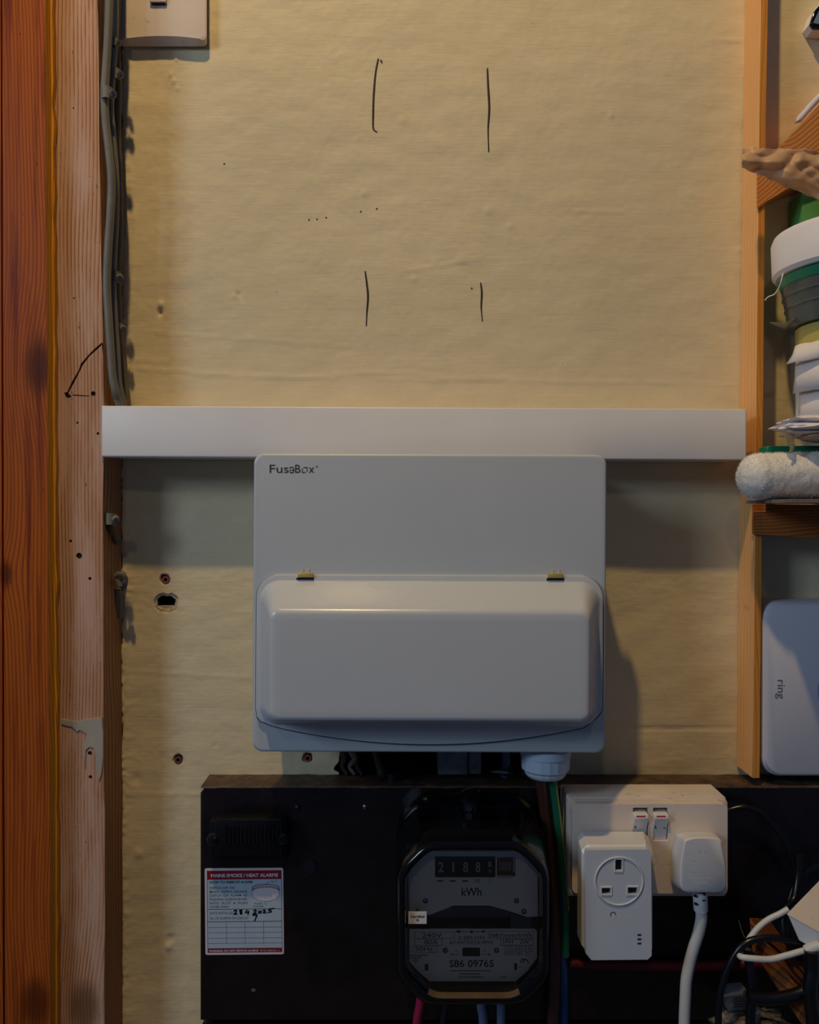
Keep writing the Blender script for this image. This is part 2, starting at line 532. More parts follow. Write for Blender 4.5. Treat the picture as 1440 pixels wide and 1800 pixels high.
M['wood_block'] = wood('orange_brown_timber', (150, 92, 50), (92, 50, 26), S=170, A=1.4, seed=3, rot=math.radians(42), rough=.5)
M['board_left'] = wood('red_brown_varnished_pine', (196, 104, 30), (126, 56, 18), late=(138, 60, 18), S=330, A=4.2, seed=1,
                       knots=[(70, 645, .064, .016, 3.2), (62, 1765, .064, .015, -2.6), (8, 1010, .064, .008, 2)], rough=.42, zs=1.5, xs=6, streak=(112, 44, 18))
M['board_edge_left'] = wood('yellow_varnish_drips', (240, 172, 50), (176, 108, 30), S=340, A=2, seed=6, rough=.3, streak=(224, 168, 62), spots=False)
M['post'] = wood('worn_pink_tan_timber', (218, 170, 132), (170, 118, 84), late=(124, 76, 50), S=310, A=3.0, seed=2,
                 knots=[(150, 1770, .045, .016, 3.4),], rough=.62, worn=(206, 170, 148), zs=1.4, xs=6, spots=True)
M['post_side'] = wood('brown_timber_edge', (196, 138, 92), (128, 84, 52), S=300, A=2, seed=9, rough=.6)
M['pine'] = wood('pale_pine', (246, 192, 130), (222, 156, 92), late=(234, 172, 108), S=240, A=1.2, seed=5, rough=.5, zs=1.2, xs=6,
                 knots=[(1316, 1068, .02, .0022, 1.2)], spots=False, bumpk=.15)
M['pine_edge'] = wood('orange_pine', (226, 156, 70), (194, 120, 46), S=260, A=1.4, seed=7, rough=.45, spots=False, bumpk=.15)
M['pine_brace'] = wood('orange_pine_brace', (226, 158, 88), (178, 102, 48), late=(168, 90, 40), S=300, A=1.2, seed=8, rot=math.radians(-50), rough=.45,
                       knots=[(1384, 252, .058, .005, 2.2)], spots=False, bumpk=.15, zs=4, xs=12)
M['pine_rail'] = wood('orange_brown_pine_rail', (206, 128, 62), (150, 78, 34), late=(140, 70, 30), S=300, A=2.4, seed=4, rot=math.radians(90), rough=.45,
                      spots=False, bumpk=.15, zs=4, xs=12)
M['wood_pale'] = plain('dusty_pale_timber', (150, 152, 152), .8, var=.2, scale=60, bump=.5)

M['dusty_shelf'] = plain('dusty_brown_shelf', (128, 112, 100), .8, var=.1)
def see_through(name, rgb, mixf, rough=.05, body=None):
    t = NT(name)
    tr = t.node('ShaderNodeBsdfTransparent'); tr.inputs[0].default_value = lin(rgb)
    gl = t.node('ShaderNodeBsdfGlossy'); gl.inputs['Roughness'].default_value = rough; gl.inputs[0].default_value = (.9, .9, .9, 1)
    fr = t.node('ShaderNodeFresnel'); fr.inputs[0].default_value = 1.48
    base = tr.outputs[0]
    if body:
        df = t.node('ShaderNodeBsdfDiffuse'); df.inputs[0].default_value = lin(body)
        tl = t.node('ShaderNodeBsdfTranslucent'); tl.inputs[0].default_value = lin(body)
        a = t.node('ShaderNodeMixShader'); a.inputs[0].default_value = .4
        t.link(df.outputs[0], a.inputs[1]); t.link(tl.outputs[0], a.inputs[2])
        nz = t.noise(t.pos(), 70, 4, .5)
        m0 = t.node('ShaderNodeMixShader'); t.link(t.math('MULTIPLY_ADD', nz, .3, mixf - .15), m0.inputs[0])
        t.link(tr.outputs[0], m0.inputs[1]); t.link(a.outputs[0], m0.inputs[2]); base = m0.outputs[0]
    m = t.node('ShaderNodeMixShader'); t.link(fr.outputs[0], m.inputs[0])
    t.link(base, m.inputs[1]); t.link(gl.outputs[0], m.inputs[2])
    t.link(m.outputs[0], t.out.inputs[0])
    return t.m
M['glass'] = see_through('clear_glass', (252, 252, 252), 0)
M['clear'] = see_through('clear_connector_plastic', (205, 210, 214), .25, .1, (190, 196, 204))
M['tub'] = see_through('translucent_grey_tub', (175, 185, 180), .6, .2, (130, 142, 138))
M['bag'] = see_through('translucent_brown_bag', (235, 215, 190), .80, .55, (226, 184, 138))
M['wisp'] = see_through('translucent_wrap', (225, 222, 212), .45, .2, (190, 182, 150))

# ------------------------------------------------------------------ the setting: wall, floor
K = D / F       # metres per pixel on the wall
pits = [  # px, py, rx, ry, depth, kind
    (290, 1018, 7, 7, .008, 'rim'), (292, 1060, 15, 12, .022, 'raw'), (313, 1335, 7, 7, .008, 'rim'), (541, 1332, 7, 7, .010, 'rim')]
bumps = [(1074, 204, 4, .0016), (728, 491, 5, .0010), (765, 460, 4, .0008), (857, 372, 5, .0008), (283, 536, 5, .0022), (281, 550, 5, -.0026), (420, 518, 4, -.0022),
         (425, 526, 3, -.0018), (413, 521, 4, .0014), (708, 212, 5, .0007), (310, 103, 3, .0012), (222, 107, 3, .0012), (404, 613, 3, .0009), (896, 398, 4, .0009),
         (1066, 697, 7, .0006), (300, 130, 4, .0010), (305, 142, 4, .0012), (312, 155, 4, .0008), (245, 1500, 7, .0012), (300, 1650, 7, -.0016), (296, 1664, 6, .0016),
         (240, 1370, 8, -.0012), (1190, 290, 5, .0006), (1215, 340, 6, .0006), (1300, 440, 4, .0010), (640, 340, 6, .0008), (810, 455, 8, .0008), (378, 1311, 3, -.001)]
ridges = [  # x0, x1, function y(x), sigma px, height
    (250, 640, lambda x: 583 + (x - 250) * .07, 2.2, .0005), (225, 600, lambda x: 648 + (x - 225) * .05, 2.2, .0007), (640, 1300, lambda x: 666 + (x - 640) * .014, 2.0, .0007),
    (330, 900, lambda x: 660 + 4 * math.sin(x / 60), 2.5, .0005), (1240, 1308, lambda x: 71, 2.2, .0010), (1075, 1300, lambda x: 1281 - (x - 1075) * .012, 2.0, -.0012),
    (225, 500, lambda x: 1180 + (x - 225) * .05, 3, .0004), (215, 300, lambda x: 632 + (x - 215) * .03, 2.0, .0006), (700, 850, lambda x: 480 - (x - 700) * .18, 2.5, .0006),
    (980, 1100, lambda x: 372, 2.0, .0005), (230, 470, lambda x: 1395, 3, .0006)]

def opening_edge(x):     # the rough hole behind the board: top hidden by the cabinet
    return 1290 + 6 * math.sin(x * .05)

def in_opening(px, py):
    n = 14 * noise.noise(Vector((px * .03, py * .06, 3)))
    left = 592 + n + max(0, (1352 - py)) * .25 if py > 1300 else 700
    return left < px < 962 + n * .6 and 1296 < py < 1402

def wall_h(px, py):
    a = noise.noise(Vector((px * .0045, py * .005, 0)))
    b = noise.noise(Vector((px * .018, py * .03, 5)))
    c = noise.noise(Vector((px * .075, py * .10, 9)))
    h = .0018 * a + .0006 * b + .00020 * c
    for (bx, by, s, hh) in bumps:
        dx, dy = px - bx, py - by
        if abs(dx) < 3 * s and abs(dy) < 3 * s:
            h += hh * math.exp(-(dx * dx + dy * dy) / (s * s))
    for (x0, x1, fn, s, hh) in ridges:
        if x0 < px < x1:
            dy = py - fn(px) - 2 * noise.noise(Vector((px * .03, 1, 1)))
            if abs(dy) < 3 * s:
                h += hh * math.exp(-dy * dy / (s * s)) * min(1, (px - x0) / 30, (x1 - px) / 12)
    # rounded, ragged plaster edge beside the post
    if px < 240:
        e = 214 + 2.5 * noise.noise(Vector((0, py * .03, 2))) + (1.5 * noise.noise(Vector((0, py * .15, 7))))
        if px > e: h += .0012 * math.exp(-((px - e - 8) / 9) ** 2) + .0010 * noise.noise(Vector((px * .1, py * .12, 4))) * max(0, 1 - (px - e) / 25)
        elif px > e - 5: h -= .012
    return h

def build_wall():
    base = set(np.round(np.arange(-24, 1468, 4.0), 2)); cols = set(base)
    for (c, w) in ((290, 24), (313, 18), (541, 16)): cols |= set(np.arange(c - w, c + w, 1.5))
    cols |= set(np.arange(204, 224, 1.5)) | set(np.arange(562, 640, 1.3)) | set(np.arange(945, 985, 1.5))
    rows = set(np.arange(-24, 1828, 4.0)) | set(np.arange(1318, 1366, 1.3))
    for (c, w) in ((1018, 18), (1060, 22), (1335, 18)): rows |= set(np.arange(c - w, c + w, 1.5))
    cols |= set(range(-1400, -24, 150)) | set(range(1500, 2900, 150))
    rows |= set(range(-1130, -24, 150)) | {2100, 2400, 2700, 3000, 3290}
    cols = np.array(sorted(cols)); rows = np.array(sorted(rows))
    nc, nr = len(cols), len(rows)
    V = []; flag = []
    for py in rows:
        for px in cols:
            kind = 0
            if -30 < px < 1475 and -30 < py < 1835:
                h = wall_h(px, py)
                for (hx, hy, rx, ry, dp, kd) in pits:
                    dx, dy = (px - hx) / rx, (py - hy) / ry
                    q = math.sqrt(dx * dx + dy * dy)
                    if q < 2.2:
                        if kd == 'raw':
                            q = max(abs(dx) ** 3 + abs(dy) ** 3, .001) ** (1 / 3)
                        q += .16 * noise.noise(Vector((px * .12, py * .12, hx)))
                        if q < 1:
                            h -= dp; kind = 2
                            if kd == 'raw' and dy > .35: h += dp * .75; kind = 1
                        elif q < 1.35: kind = 1; h -= .0012
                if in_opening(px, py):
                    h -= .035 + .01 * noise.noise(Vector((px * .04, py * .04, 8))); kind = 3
            else:
                h = 0
            V.append((( px - 720) * K, -h, H - (py - 900) * K)); flag.append(kind)
    Fc = []; mi = []
    for r in range(nr - 1):
        for c in range(nc - 1):
            a = r * nc + c
            q = (a, a + nc, a + nc + 1, a + 1)
            Fc.append(q)
            k = [flag[i] for i in q]
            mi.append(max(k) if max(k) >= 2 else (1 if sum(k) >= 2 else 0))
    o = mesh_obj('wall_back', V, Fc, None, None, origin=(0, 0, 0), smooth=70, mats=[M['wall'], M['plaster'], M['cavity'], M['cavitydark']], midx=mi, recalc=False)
    tag(o, kind='structure')
    return o
wall = build_wall()

# broken brick ground behind the opening is the wall's own cavity; floor
fl = wbox('floor', (-1.2, -2.6, -.02), (1.24, .05, 0), plain('grey_concrete_floor', (96, 92, 88), .8, var=.15, scale=12, bump=.4))
tag(fl, kind='structure')

# pen marks on the wall
def pen(pts, r=.0006):
    out = []
    for p in catmull([Vector((x, y, 0)) for x, y in pts], 6):
        h = wall_h(p.x, p.y) + .0004
        out.append(Vector(((p.x - 720) * K, -h, H - (p.y - 900) * K)))
    v, f = sweep(out, lambda t: r * (.55 + .45 * math.sin(math.pi * min(1, t * 1.1 + .08))), .0003, 6)
    return mesh_obj('pen_mark', v, f, M['pen'], wall, smooth=60)
pen([(665, 103), (660, 130), (657, 168), (656, 200), (656, 224), (659, 230), (663, 232)], .0010)
pen([(669, 105), (672, 111)], .0008)
pen([(857, 120), (858, 150), (860, 190), (858, 228), (859, 267)], .0011)
pen([(642, 477), (645, 500), (647, 522), (645, 550), (644, 573)], .0010)
pen([(845, 497), (847, 515), (846, 540), (848, 565)], .0009)
for (x, y) in ((634, 372), (662, 367), (543, 386), (557, 385), (573, 382), (829, 507), (394, 288)):
    pen([(x - 1, y), (x + 1.6, y - .6)], .0007)

# wall plugs in the old screw holes
def plug(px, py, mat, col):
    c = P(px, py, -.001)
    t = lathe('wall_plug', c, (0, 1, 0), [(-.0004, .0036), (.006, .0034), (.006, .0019), (-.0004, .0019)], mat, None, 20, closed=True)
    return t
tag(plug(291, 1019, M['plug_red'], 0), 'red plastic wall plug in the upper of the two holes left of the white cabinet', 'wall plug')
tag(plug(313, 1336, M['plug_brown'], 0), 'brown plastic wall plug in the plaster above the corner of the black board', 'wall plug')
tag(plug(541, 1333, M['plug_red'], 0), 'red plastic wall plug just under the bottom edge of the white cabinet', 'wall plug')

# ------------------------------------------------------------------ left timber: architrave and post
def ragged(pts, amp, freq, seed):
    return [(x + amp * noise.noise(Vector((y * freq, seed, 0))), y) for x, y in pts]
dbl = thing('door_frame_post', 'worn pink tan timber post on the left with cables run along its right side', 'post', P(140, 3290, 0) + Vector((0, 0, 0)))
WLz = 0.0
ys = list(range(-700, 3200, 40))
# post body: front outline follows the slightly leaning edges
right = ragged([(172 + 11 * min(1, max(0, (y + 50) / 750)) + (2 if y > 1400 else 0), y) for y in ys], 2.2, .006, 3)
left = [(60, y) for y in ys]
body_pts = left + right[::-1]
fr = PL(body_pts, .045); z_floor = .001
fr = [Vector((v.x, v.y, max(v.z, z_floor))) for v in fr]
def side_x(v): return v
bk = [Vector((v.x if i < len(left) else v.x + .0006, 0.012, v.z)) for i, v in enumerate(fr)]
v_, f_ = loft([bk, fr])
# front face holes go through a thin skin; a dark sheet below paints their shade
post_body = mesh_obj('post_body', v_, f_, None, dbl, smooth=25, mats=[M['post'], M['post_side']])
for p in post_body.data.polygons:
    if abs(p.normal.x) > .5: p.material_index = 1
# recess panels: thin face skin with real holes over the body
skin_holes = []
def hole(cx, cy, r, k=9, seed=0, sq=1.0):
    return [(cx + r * (1 + .3 * noise.noise(Vector((i, seed, 1)))) * math.cos(2 * math.pi * i / k), cy + r * sq * (1 + .3 * noise.noise(Vector((i, seed, 5)))) * math.sin(2 * math.pi * i / k)) for i in range(k)]
for i, (hx, hy, r) in enumerate(((119, 693, 4.5), (164, 692, 4.5), (139, 977, 5.5), (124, 951, 2.6), (158, 1017, 3), (172, 762, 2.4), (136, 743, 2), (129, 190, 1.6), (130, 524, 1.6), (158, 1324, 4), (159, 1366, 3.5))):
    skin_holes.append(hole(hx, hy, r, 9, i))
crack = [(119, 690), (128, 672), (139, 652), (144, 640), (157, 624), (170, 612), (180, 603)]
cr = [(x - 1.0 - .8 * (i % 2), y - 1) for i, (x, y) in enumerate(crack)] + [(x + 1.0 + .7 * (i % 2), y + 1.5) for i, (x, y) in list(enumerate(crack))[::-1]]
skin_holes = [h for h in skin_holes if not (110 < h[0][0] < 128 and 685 < h[0][1] < 700)] + [
    [(113, 690)] + cr[:7] + cr[7:] + [(126, 697), (121, 700), (115, 698)]]
skin_holes.append([(127, 693.5), (145, 694.6), (158, 695.6), (158, 697), (143, 696.4), (127, 695.4)])
ysk = list(range(-200, 2100, 25))
rs = ragged([(170.8 + 11 * min(1, max(0, (y + 50) / 750)) + (2 if y > 1400 else 0), y) for y in ysk], 2.2, .006, 3)
ls = ragged([(94 + 10 * max(0, min(1, (y - 300) / 900)), y) for y in ysk], 3.5, .012, 8)
skin = holed('face_skin', ls + rs[::-1], skin_holes, .0466, .0449, M['post'], dbl)
backing = mesh_obj('hole_shadow_backing', PL([(100, -100), (176, -100), (180, 2000), (108, 2000)], .04505), [(0, 1, 2, 3)], M['cavity'], dbl, smooth=0)  # dark sheet behind the skin, painting the shade inside its holes
backing.name = 'hole_shade_backing'
# torn patch of old white laminate
patch = [(107, 1264), (130, 1268), (179, 1261), (181, 1290), (181, 1330), (178, 1360), (174, 1374), (170, 1352), (168, 1332), (165, 1314), (157, 1313), (151, 1318), (149, 1340), (150, 1352), (146, 1338), (146, 1312), (153, 1290), (147, 1286), (140, 1283), (136, 1286), (126, 1277), (116, 1275), (107, 1272)]
o = prism('torn_paint_patch', patch, .0476, .0464, plain('old_cream_paint_film', (172, 162, 146), .6, var=.06), dbl, smooth=20)
o['label'] = 'torn patch of old cream paint'
# board in front of the post's left half
arch = thing('varnished_pine_board', 'red brown varnished pine board with knots along the left edge of the picture', 'board', (P(40, 900, .064).x, -.05, 0))
def strip(name, xl, xr, d0, d1, mat, parent, amp=0, yy0=-700, yy1=3260):
    yy = list(range(yy0, yy1, 40))
    L = [(xl(y), y) for y in yy]; R = [(xr(y) + amp * noise.noise(Vector((y * .02, 1, 2))), y) for y in yy]
    fr = PL(L + R[::-1], d0)
    fr = [Vector((v.x, v.y, max(v.z, .001))) for v in fr]
    bk = [Vector((v.x, -d1, v.z)) for v in fr]
    v, f = loft([bk, fr])
    return mesh_obj(name, v, f, mat, parent, smooth=25)
b1 = strip('board_body', lambda y: 4 + 5 * (y / 1800), lambda y: 79 + 9 * max(0, min(1, y / 1500)), .064, .0472, M['board_left'], arch)
b1.data.materials.append(M['board_edge_left'])
for p in b1.data.polygons:
    if p.normal.x > .5: p.material_index = 1
b2 = strip('varnish_drip_edge', lambda y: 79 + 9 * max(0, min(1, y / 1500)), lambda y: 93 + 8 * max(0, min(1, y / 1500)), .0530, .0472, M['board_edge_left'], arch, 4)
arch2 = thing('pine_jamb', 'dark red brown pine jamb at the very left behind the varnished board', 'board', (P(-30, 900, .06).x, -.05, 0))
strip('jamb_body', lambda y: -240, lambda y: 1 + 4 * (y / 1800), .058, .0, M['board_left'], arch2)

# ------------------------------------------------------------------ cables on the post and their clips
def along(pts, d): return [(x, y, d) for x, y in pts]
c1 = cable('grey_cable', along([(190, -260), (192, -40), (190, 60), (186, 130), (184, 170), (186, 215), (192, 270), (196, 320), (194, 380), (190, 440), (188, 500), (191, 560), (195, 620), (198, 662)], .046) + [(204, 692, .045), (209, 708, .040), (213, 719, .036)], .0039, M['cable_grey'])
tag(c1, 'pale grey sheathed cable, frontmost of the bundle on the timber post', 'cable')
c2 = cable('grey_cable', along([(203, -260), (203, -40), (202, 60), (197, 130), (194, 190), (198, 240), (203, 310), (203, 380), (200, 440), (198, 500), (201, 560), (205, 620), (208, 670)], .032) + [(214, 700, .030), (219, 722, .028)], .0036, M['cable_grey'])
tag(c2, 'grey sheathed cable in the middle of the bundle on the timber post', 'cable')
c3 = cable('grey_cable', along([(208, -260), (206, -40), (204, 60), (206, 150), (205, 230), (208, 320), (209, 400), (206, 470), (206, 540), (209, 600), (214, 650), (220, 700), (222, 728)], .014), .0046, M['cable_dark'], rb=.0042)
tag(c3, 'dark old cable closest to the wall in the bundle beside the post', 'cable')

def clip(px, py, d, w, h, label, name='cable_clip', tilt=0):
    """a saddle clip with its nail"""
    c = P(px, py, d)
    t = thing(name, label, 'cable clip', c)
    hw, hh = w / 2 * (D - d) / F, h / 2 * (D - d) / F
    sec = []
    for k in range(9):
        a = math.pi * k / 8
        ro, ri = hw, hw - .0011
        sec.append((math.cos(a), math.sin(a)))
    v = []; f = []
    for s in (-1, 1):
        for (ca, sa) in sec: v.append(c + Vector((ca * hw, -sa * hw * 1.1, s * hh)))
        for (ca, sa) in sec[::-1]: v.append(c + Vector((ca * (hw - .0011), -sa * (hw * 1.1 - .0011), s * hh)))
    n = 18
    for i in range(n): f.append((i, (i + 1) % n, n + (i + 1) % n, n + i))
    f.append(tuple(range(n))[::-1]); f.append(tuple(range(n, 2 * n)))
    mesh_obj('saddle', v, f, M['clip'], t)
    ear = cyl('nail_boss', c + Vector((hw * .9, -hw * .1, 0)), (.55, -1, -.35), hh * .75, .006, M['clip'], t, 12, hh * .6)
    cyl('nail', c + Vector((hw * .9, -hw * .1, 0)) + Vector((.55, -1, -.35)).normalized() * .0055, (.55, -1, -.35), hh * .35, .0018, M['steel'], t, 10)
    t.rotation_euler = (0, tilt, 0)
    return t
clip(189, 166, .0465, 20, 20, 'grey saddle clip holding the front cable, level with the long pen marks')
clip(201, 76, .035, 16, 13, 'small grey clip on the cables just below the old switch box')
clip(203, 132, .030, 18, 18, 'dark grey cable clip just above the widest clip on the bundle')
clip(203, 487, .031, 17, 19, 'grey cable clip beside the upper ends of the short pen marks', tilt=.2)
clip(209, 578, .022, 16, 18, 'lowest grey clip on the cable bundle above the white trunking')
clip(195, 912, .040, 18, 20, 'empty grey clip on the bare post side just below the trunking')
t = clip(211, 1024, .022, 17, 14, 'loose grey clip with a curled strap beside the upper wall hole', tilt=-.3)
path = catmull([P(206, 1012, .026), P(214, 1011, .028), P(221, 1016, .028), (P(220, 1026, .026)), P(213, 1036, .022)], 5)
v, f = sweep(path, .0028, .0009, 8); mesh_obj('strap', v, f, M['clip'], t, smooth=60)
o = cable('cable_stub', [(208, 1034, .018), (210, 1060, .014), (209, 1085, .008)], .0030, M['cable_grey'])
tag(o, 'short grey cable stub below the loose clip with the curled strap', 'cable')
o = cable('cable_stub', [(193, 920, .038), (197, 932, .034), (203, 946, .026), (206, 952, .018)], lambda t: .0030 + .0006 * math.sin(9 * t), M['cable_dark'])
tag(o, 'crumpled dark cable remnant hanging from the empty clip below the trunking', 'cable')

# ------------------------------------------------------------------ old light switch at the top
sw = thing('light_switch', 'aged pinkish white light switch on the wall at the top', 'switch', P(285, 82, 0))
def sw_sec(x0, x1, y1, sag, d, r):
    pts = [(x0, -140), (x1, -140)]
    n = 10
    pts += [(x1, y1 - r), (x1 - r * .3, y1 - r * .3)]
    for i in range(n + 1):
        t = i / n
        pts.append((x1 - r + (x0 + r - (x1 - r)) * t, y1 - sag * 4 * t * (1 - t)))
    pts += [(x0 + r * .3, y1 - r * .3), (x0, y1 - r)]
    return PL(pts, d)
v, f = loft([sw_sec(207, 364, 82, 0, .0005, 6), sw_sec(207, 364, 81.5, 0, .0032, 6), sw_sec(207, 363, 71, 5.5, .0095, 7), sw_sec(210, 358, 68, 5, .0105, 7)])
mesh_obj('pattress', v, f, M['oldwhite'], sw, smooth=30)
rk = P(277, -10, .02)
prism('rocker', rr(262, -40, 292, 3, 3), .0140, .0100, M['oldwhite'], sw, .0008)
prism('rocker_tip', rr(266, 4, 290, 7, 1), .0125, .0100, M['slot'], sw)

# ------------------------------------------------------------------ white trunking
tr = thing('cable_trunking', 'long white plastic cable trunking running across the wall', 'trunking', P(745, 806, 0))
def tquad(x0, x1, d, o0=0, o1=0):
    f_ = lambda x: 713 + 6 * (x - 178) / 1135
    g_ = lambda x: 803 + 6 * (x - 178) / 1135
    return [(x0, f_(x0) + o0), (x1, f_(x1) + o0), (x1, g_(x1) - o1), (x0, g_(x0) - o1)]
prism('trunking_base', tquad(180, 1311, .046, 2, 2), .044, .0022, M['trunk'], tr, mapd=.05)
prism('trunking_lid', tquad(178, 1313, .05), .050, .036, M['trunk'], tr, bev=.0012)
bevel(tr.children[1], .0006)

# ------------------------------------------------------------------ consumer unit
cu = thing('consumer_unit', 'white metal fuse cabinet mounted below the trunking with a hinged front cover', 'fuse box', P(755, 1324, 0))
def sk(pts):    # the cabinet leans by a hair
    return [(x - (y - 800) * .006 if x < 755 else x - (y - 800) * .005, y + (x - 755) * .004) for x, y in pts]
box('cabinet_body', 462, 822, 1048, 1300, .088, .0025, M['cu'], cu)
fp = prism('front_panel', sk(rr(446, 798, 1067, 1323, 18, 8)), .0975, .084, M['cu'], cu, bev=.0022, seg=4)
# hinged cover: plate with a curved lower edge + raised box
top = rr(452, 1011, 1062, 1200, (40, 40, 1, 1), 8)
pl = [p for p in top if p[1] < 1150]
n = 24
low = [(1062, 1150), (1062, 1240)] + [(1062 - 18 * (1 - math.cos(a)), 1240 + 22 * math.sin(a)) for a in (math.radians(30), math.radians(60))]
arc = []
for i in range(n + 1):
    t = i / n
    arc.append((1030 - (1030 - 480) * t, 1277 + (1 if t < 1 else 0) + 31 * 4 * t * (1 - t) * 1.0 - (0 if True else 0)))
lowl = [(452 + 16 * (1 - math.cos(a)), 1250 + 22 * math.sin(a)) for a in (math.radians(60), math.radians(30))] + [(452, 1245), (452, 1150)]
cover_pts = pl + low + arc + lowl
# order: rr starts at left/top-left
cover = prism('hinged_cover', sk(cover_pts), .1015, .0965, M['cu_cover'], cu, bev=.0010, seg=2)
seam = prism('cover_seam', sk([(755 + (x - 755) * 1.0015, 1160 + (y - 1160) * 1.004 + .3) for x, y in cover_pts]), .0980, .0970, M['cu_line'], cu)
# raised box of the cover (loft)
def bsec(x0, y0, x1, y1, d, r):
    return PL(sk(rr(x0, y0, x1, y1, r, 8)), d)
secs = [bsec(457, 1020, 1056, 1276, .1010, 36), bsec(460, 1025, 1053, 1273, .1030, 34), bsec(463, 1028, 1050, 1271, .1060, 32),
        bsec(468, 1044, 1046, 1270, .1170, 26), bsec(473, 1062, 1042, 1269, .1285, 19), bsec(475, 1069, 1040, 1268, .1328, 17),
        bsec(477, 1073, 1039, 1267, .1345, 16), bsec(480, 1077, 1036, 1265, .1355, 14), bsec(485, 1081, 1031, 1260, .1359, 12), bsec(496, 1092, 1020, 1249, .1360, 8)]
v, f = loft(secs, cap0=False)
mesh_obj('cover_bulge', v, f, M['cu_cover'], cover, smooth=50)
for (hx, hy) in ((537, 1013), (977, 1014)):
    h_ = thing('h', None, None, P(hx, hy + 7, .1015)) if False else None
    hb = box('hinge', hx - 14, hy - 6, hx + 14, hy + 2, .1040, .1005, M['brass'], cu, bev=.0009)
    hb['label'] = 'small brass coloured hinge'
    box('hinge_slot', hx - 16, hy + 2.6, hx + 15, hy + 6.4, .10175, .1005, M['slot'], cu)
    for s in (-5, 6):
        o = prism('hinge_slit', [(hx + s - 1.2, hy - 13), (hx + s + 1.2, hy - 13), (hx + s + 1.4, hy - 6), (hx + s - 1.4, hy - 6)], .0982, .0970, M['cu_cover'], cu)
# printed logo: letters, the e open to the left, a square o cut at two corners
T = Text(.0976)
T.add('Fus', 474, 831, 14.3, w=33.5, bold=.004)
T.add('B', 518.8, 831, 14.3, w=9.6, bold=.004)
T.add('x', 543, 831, 14.3, w=9.5, bold=.004)
T.line([(516.2, 826.3), (509.3, 826.3)], 1.5); T.line([(509.3, 829.0), (511.5, 831), (514.5, 830.8), (516.6, 828.6), (516.8, 824.4), (515, 821.6), (512, 820.9), (509.4, 822.6)], 1.6)
T.line([(531.6, 823.4), (531.6, 830.4), (537, 830.4)], 1.5)
T.line([(534, 821.8), (540, 821.8), (540, 828.8)], 1.5)
ring = [(557.2 + 1.7 * math.cos(a * math.pi / 6), 820.2 + 1.7 * math.sin(a * math.pi / 6)) for a in range(13)]
T.line(ring, .6)
T.build('printed_name', M['print_grey'], cu)
# cable gland below
g = thing('cable_gland', 'pale grey plastic cable gland under the bottom of the white cabinet', 'cable gland', P(960, 1362, .07))
gx = P(959, 1322, .070)
def gz(y): return P(959, y, .070).z
nseg = 36
prof = [(gz(1322), .0215), (gz(1349), .0215), (gz(1353), .0190), (gz(1358), .0185), (gz(1363), .0165)]
secs = []
for (z, r) in prof:
    secs.append([Vector((gx.x + r * (1.012 if k % 2 else .99) * math.cos(2 * math.pi * k / nseg), -.070 - r * (1.012 if k % 2 else .99) * math.sin(2 * math.pi * k / nseg), z)) for k in range(nseg)])
v, f = loft(secs); mesh_obj('gland_nut', v, f, M['gland'], g, smooth=15)
lathe('gland_collar', Vector((gx.x, -.070, gz(1323))), (0, 0, 1), [(-.002, .0228), (.004, .0228), (.0055, .021)], M['gland'], g, 36)

# ------------------------------------------------------------------ things in the rough opening above the board
o = box('timber_offcut', 770, 1310, 822, 1362, .012, -.028, M['wood_pale'], None, bev=.001); tag(o, 'dusty pale timber offcut in the gap between cabinet and black board', 'timber')
o = box('timber_offcut', 824, 1312, 846, 1361, .008, -.028, M['wood_pale'], None, bev=.001); tag(o, 'narrow dusty timber strip right of the pale offcut in the gap', 'timber')
o = cable('old_cable', [(888, 1300, .006), (890, 1330, .006), (889, 1352, .012), (885, 1363, .018)], .004, M['cable_bluegrey']); tag(o, 'blue grey cable dropping into the gap behind the screw head', 'cable')
o = cable('old_cable', [(655, 1300, -.004), (662, 1330, .002), (668, 1350, .010), (672, 1364, .018)], .0035, M['cable_dark']); tag(o, 'dark old cable coming down in the gap left of the pale offcut', 'cable')
o = cable('old_cable', [(925, 1300, -.012), (920, 1330, -.008), (922, 1364, .004)], .003, M['cable_bluegrey']); tag(o, 'blue grey cable in the gap just left of the gland', 'cable')
# torn bundle of fibrous packing at the left end of the gap
for i in range(3):
    x = 604 + i * 13
    o = cable('torn_packing', [(x - 6, 1312, -.006), (x + 6 * math.sin(i * 2), 1332, .004), (x - 2, 1348, .004), (x + 7, 1362, .008)], lambda t: .0032 * (1.1 - .6 * t), M['cavity'] if i != 1 else M['grit'], rb=.0012)
    tag(o, ['grey torn packing strand at the left end of the gap under the cabinet', 'pale torn packing strand in the middle of the ragged clump under the cabinet', 'rightmost torn packing strand of the ragged clump under the cabinet'][i], 'packing')

# ------------------------------------------------------------------ black meter board
DB = .037
bd = thing('meter_board', 'black brown varnished board carrying the electricity meter and the sockets', 'board', P(900, 1800, 0))
topl = [(352 + i * 36, 1385 + 2.2 * noise.noise(Vector((i * .8, 2, 2)))) for i in range(32)]
topl[0] = (352, 1394); topl.insert(1, (358, 1387))
pts = topl + [(1700, 1385), (1700, 1794), (352, 1794)]
o = prism('board_panel', pts, DB, .0015, M['board'], bd, bev=.0015)
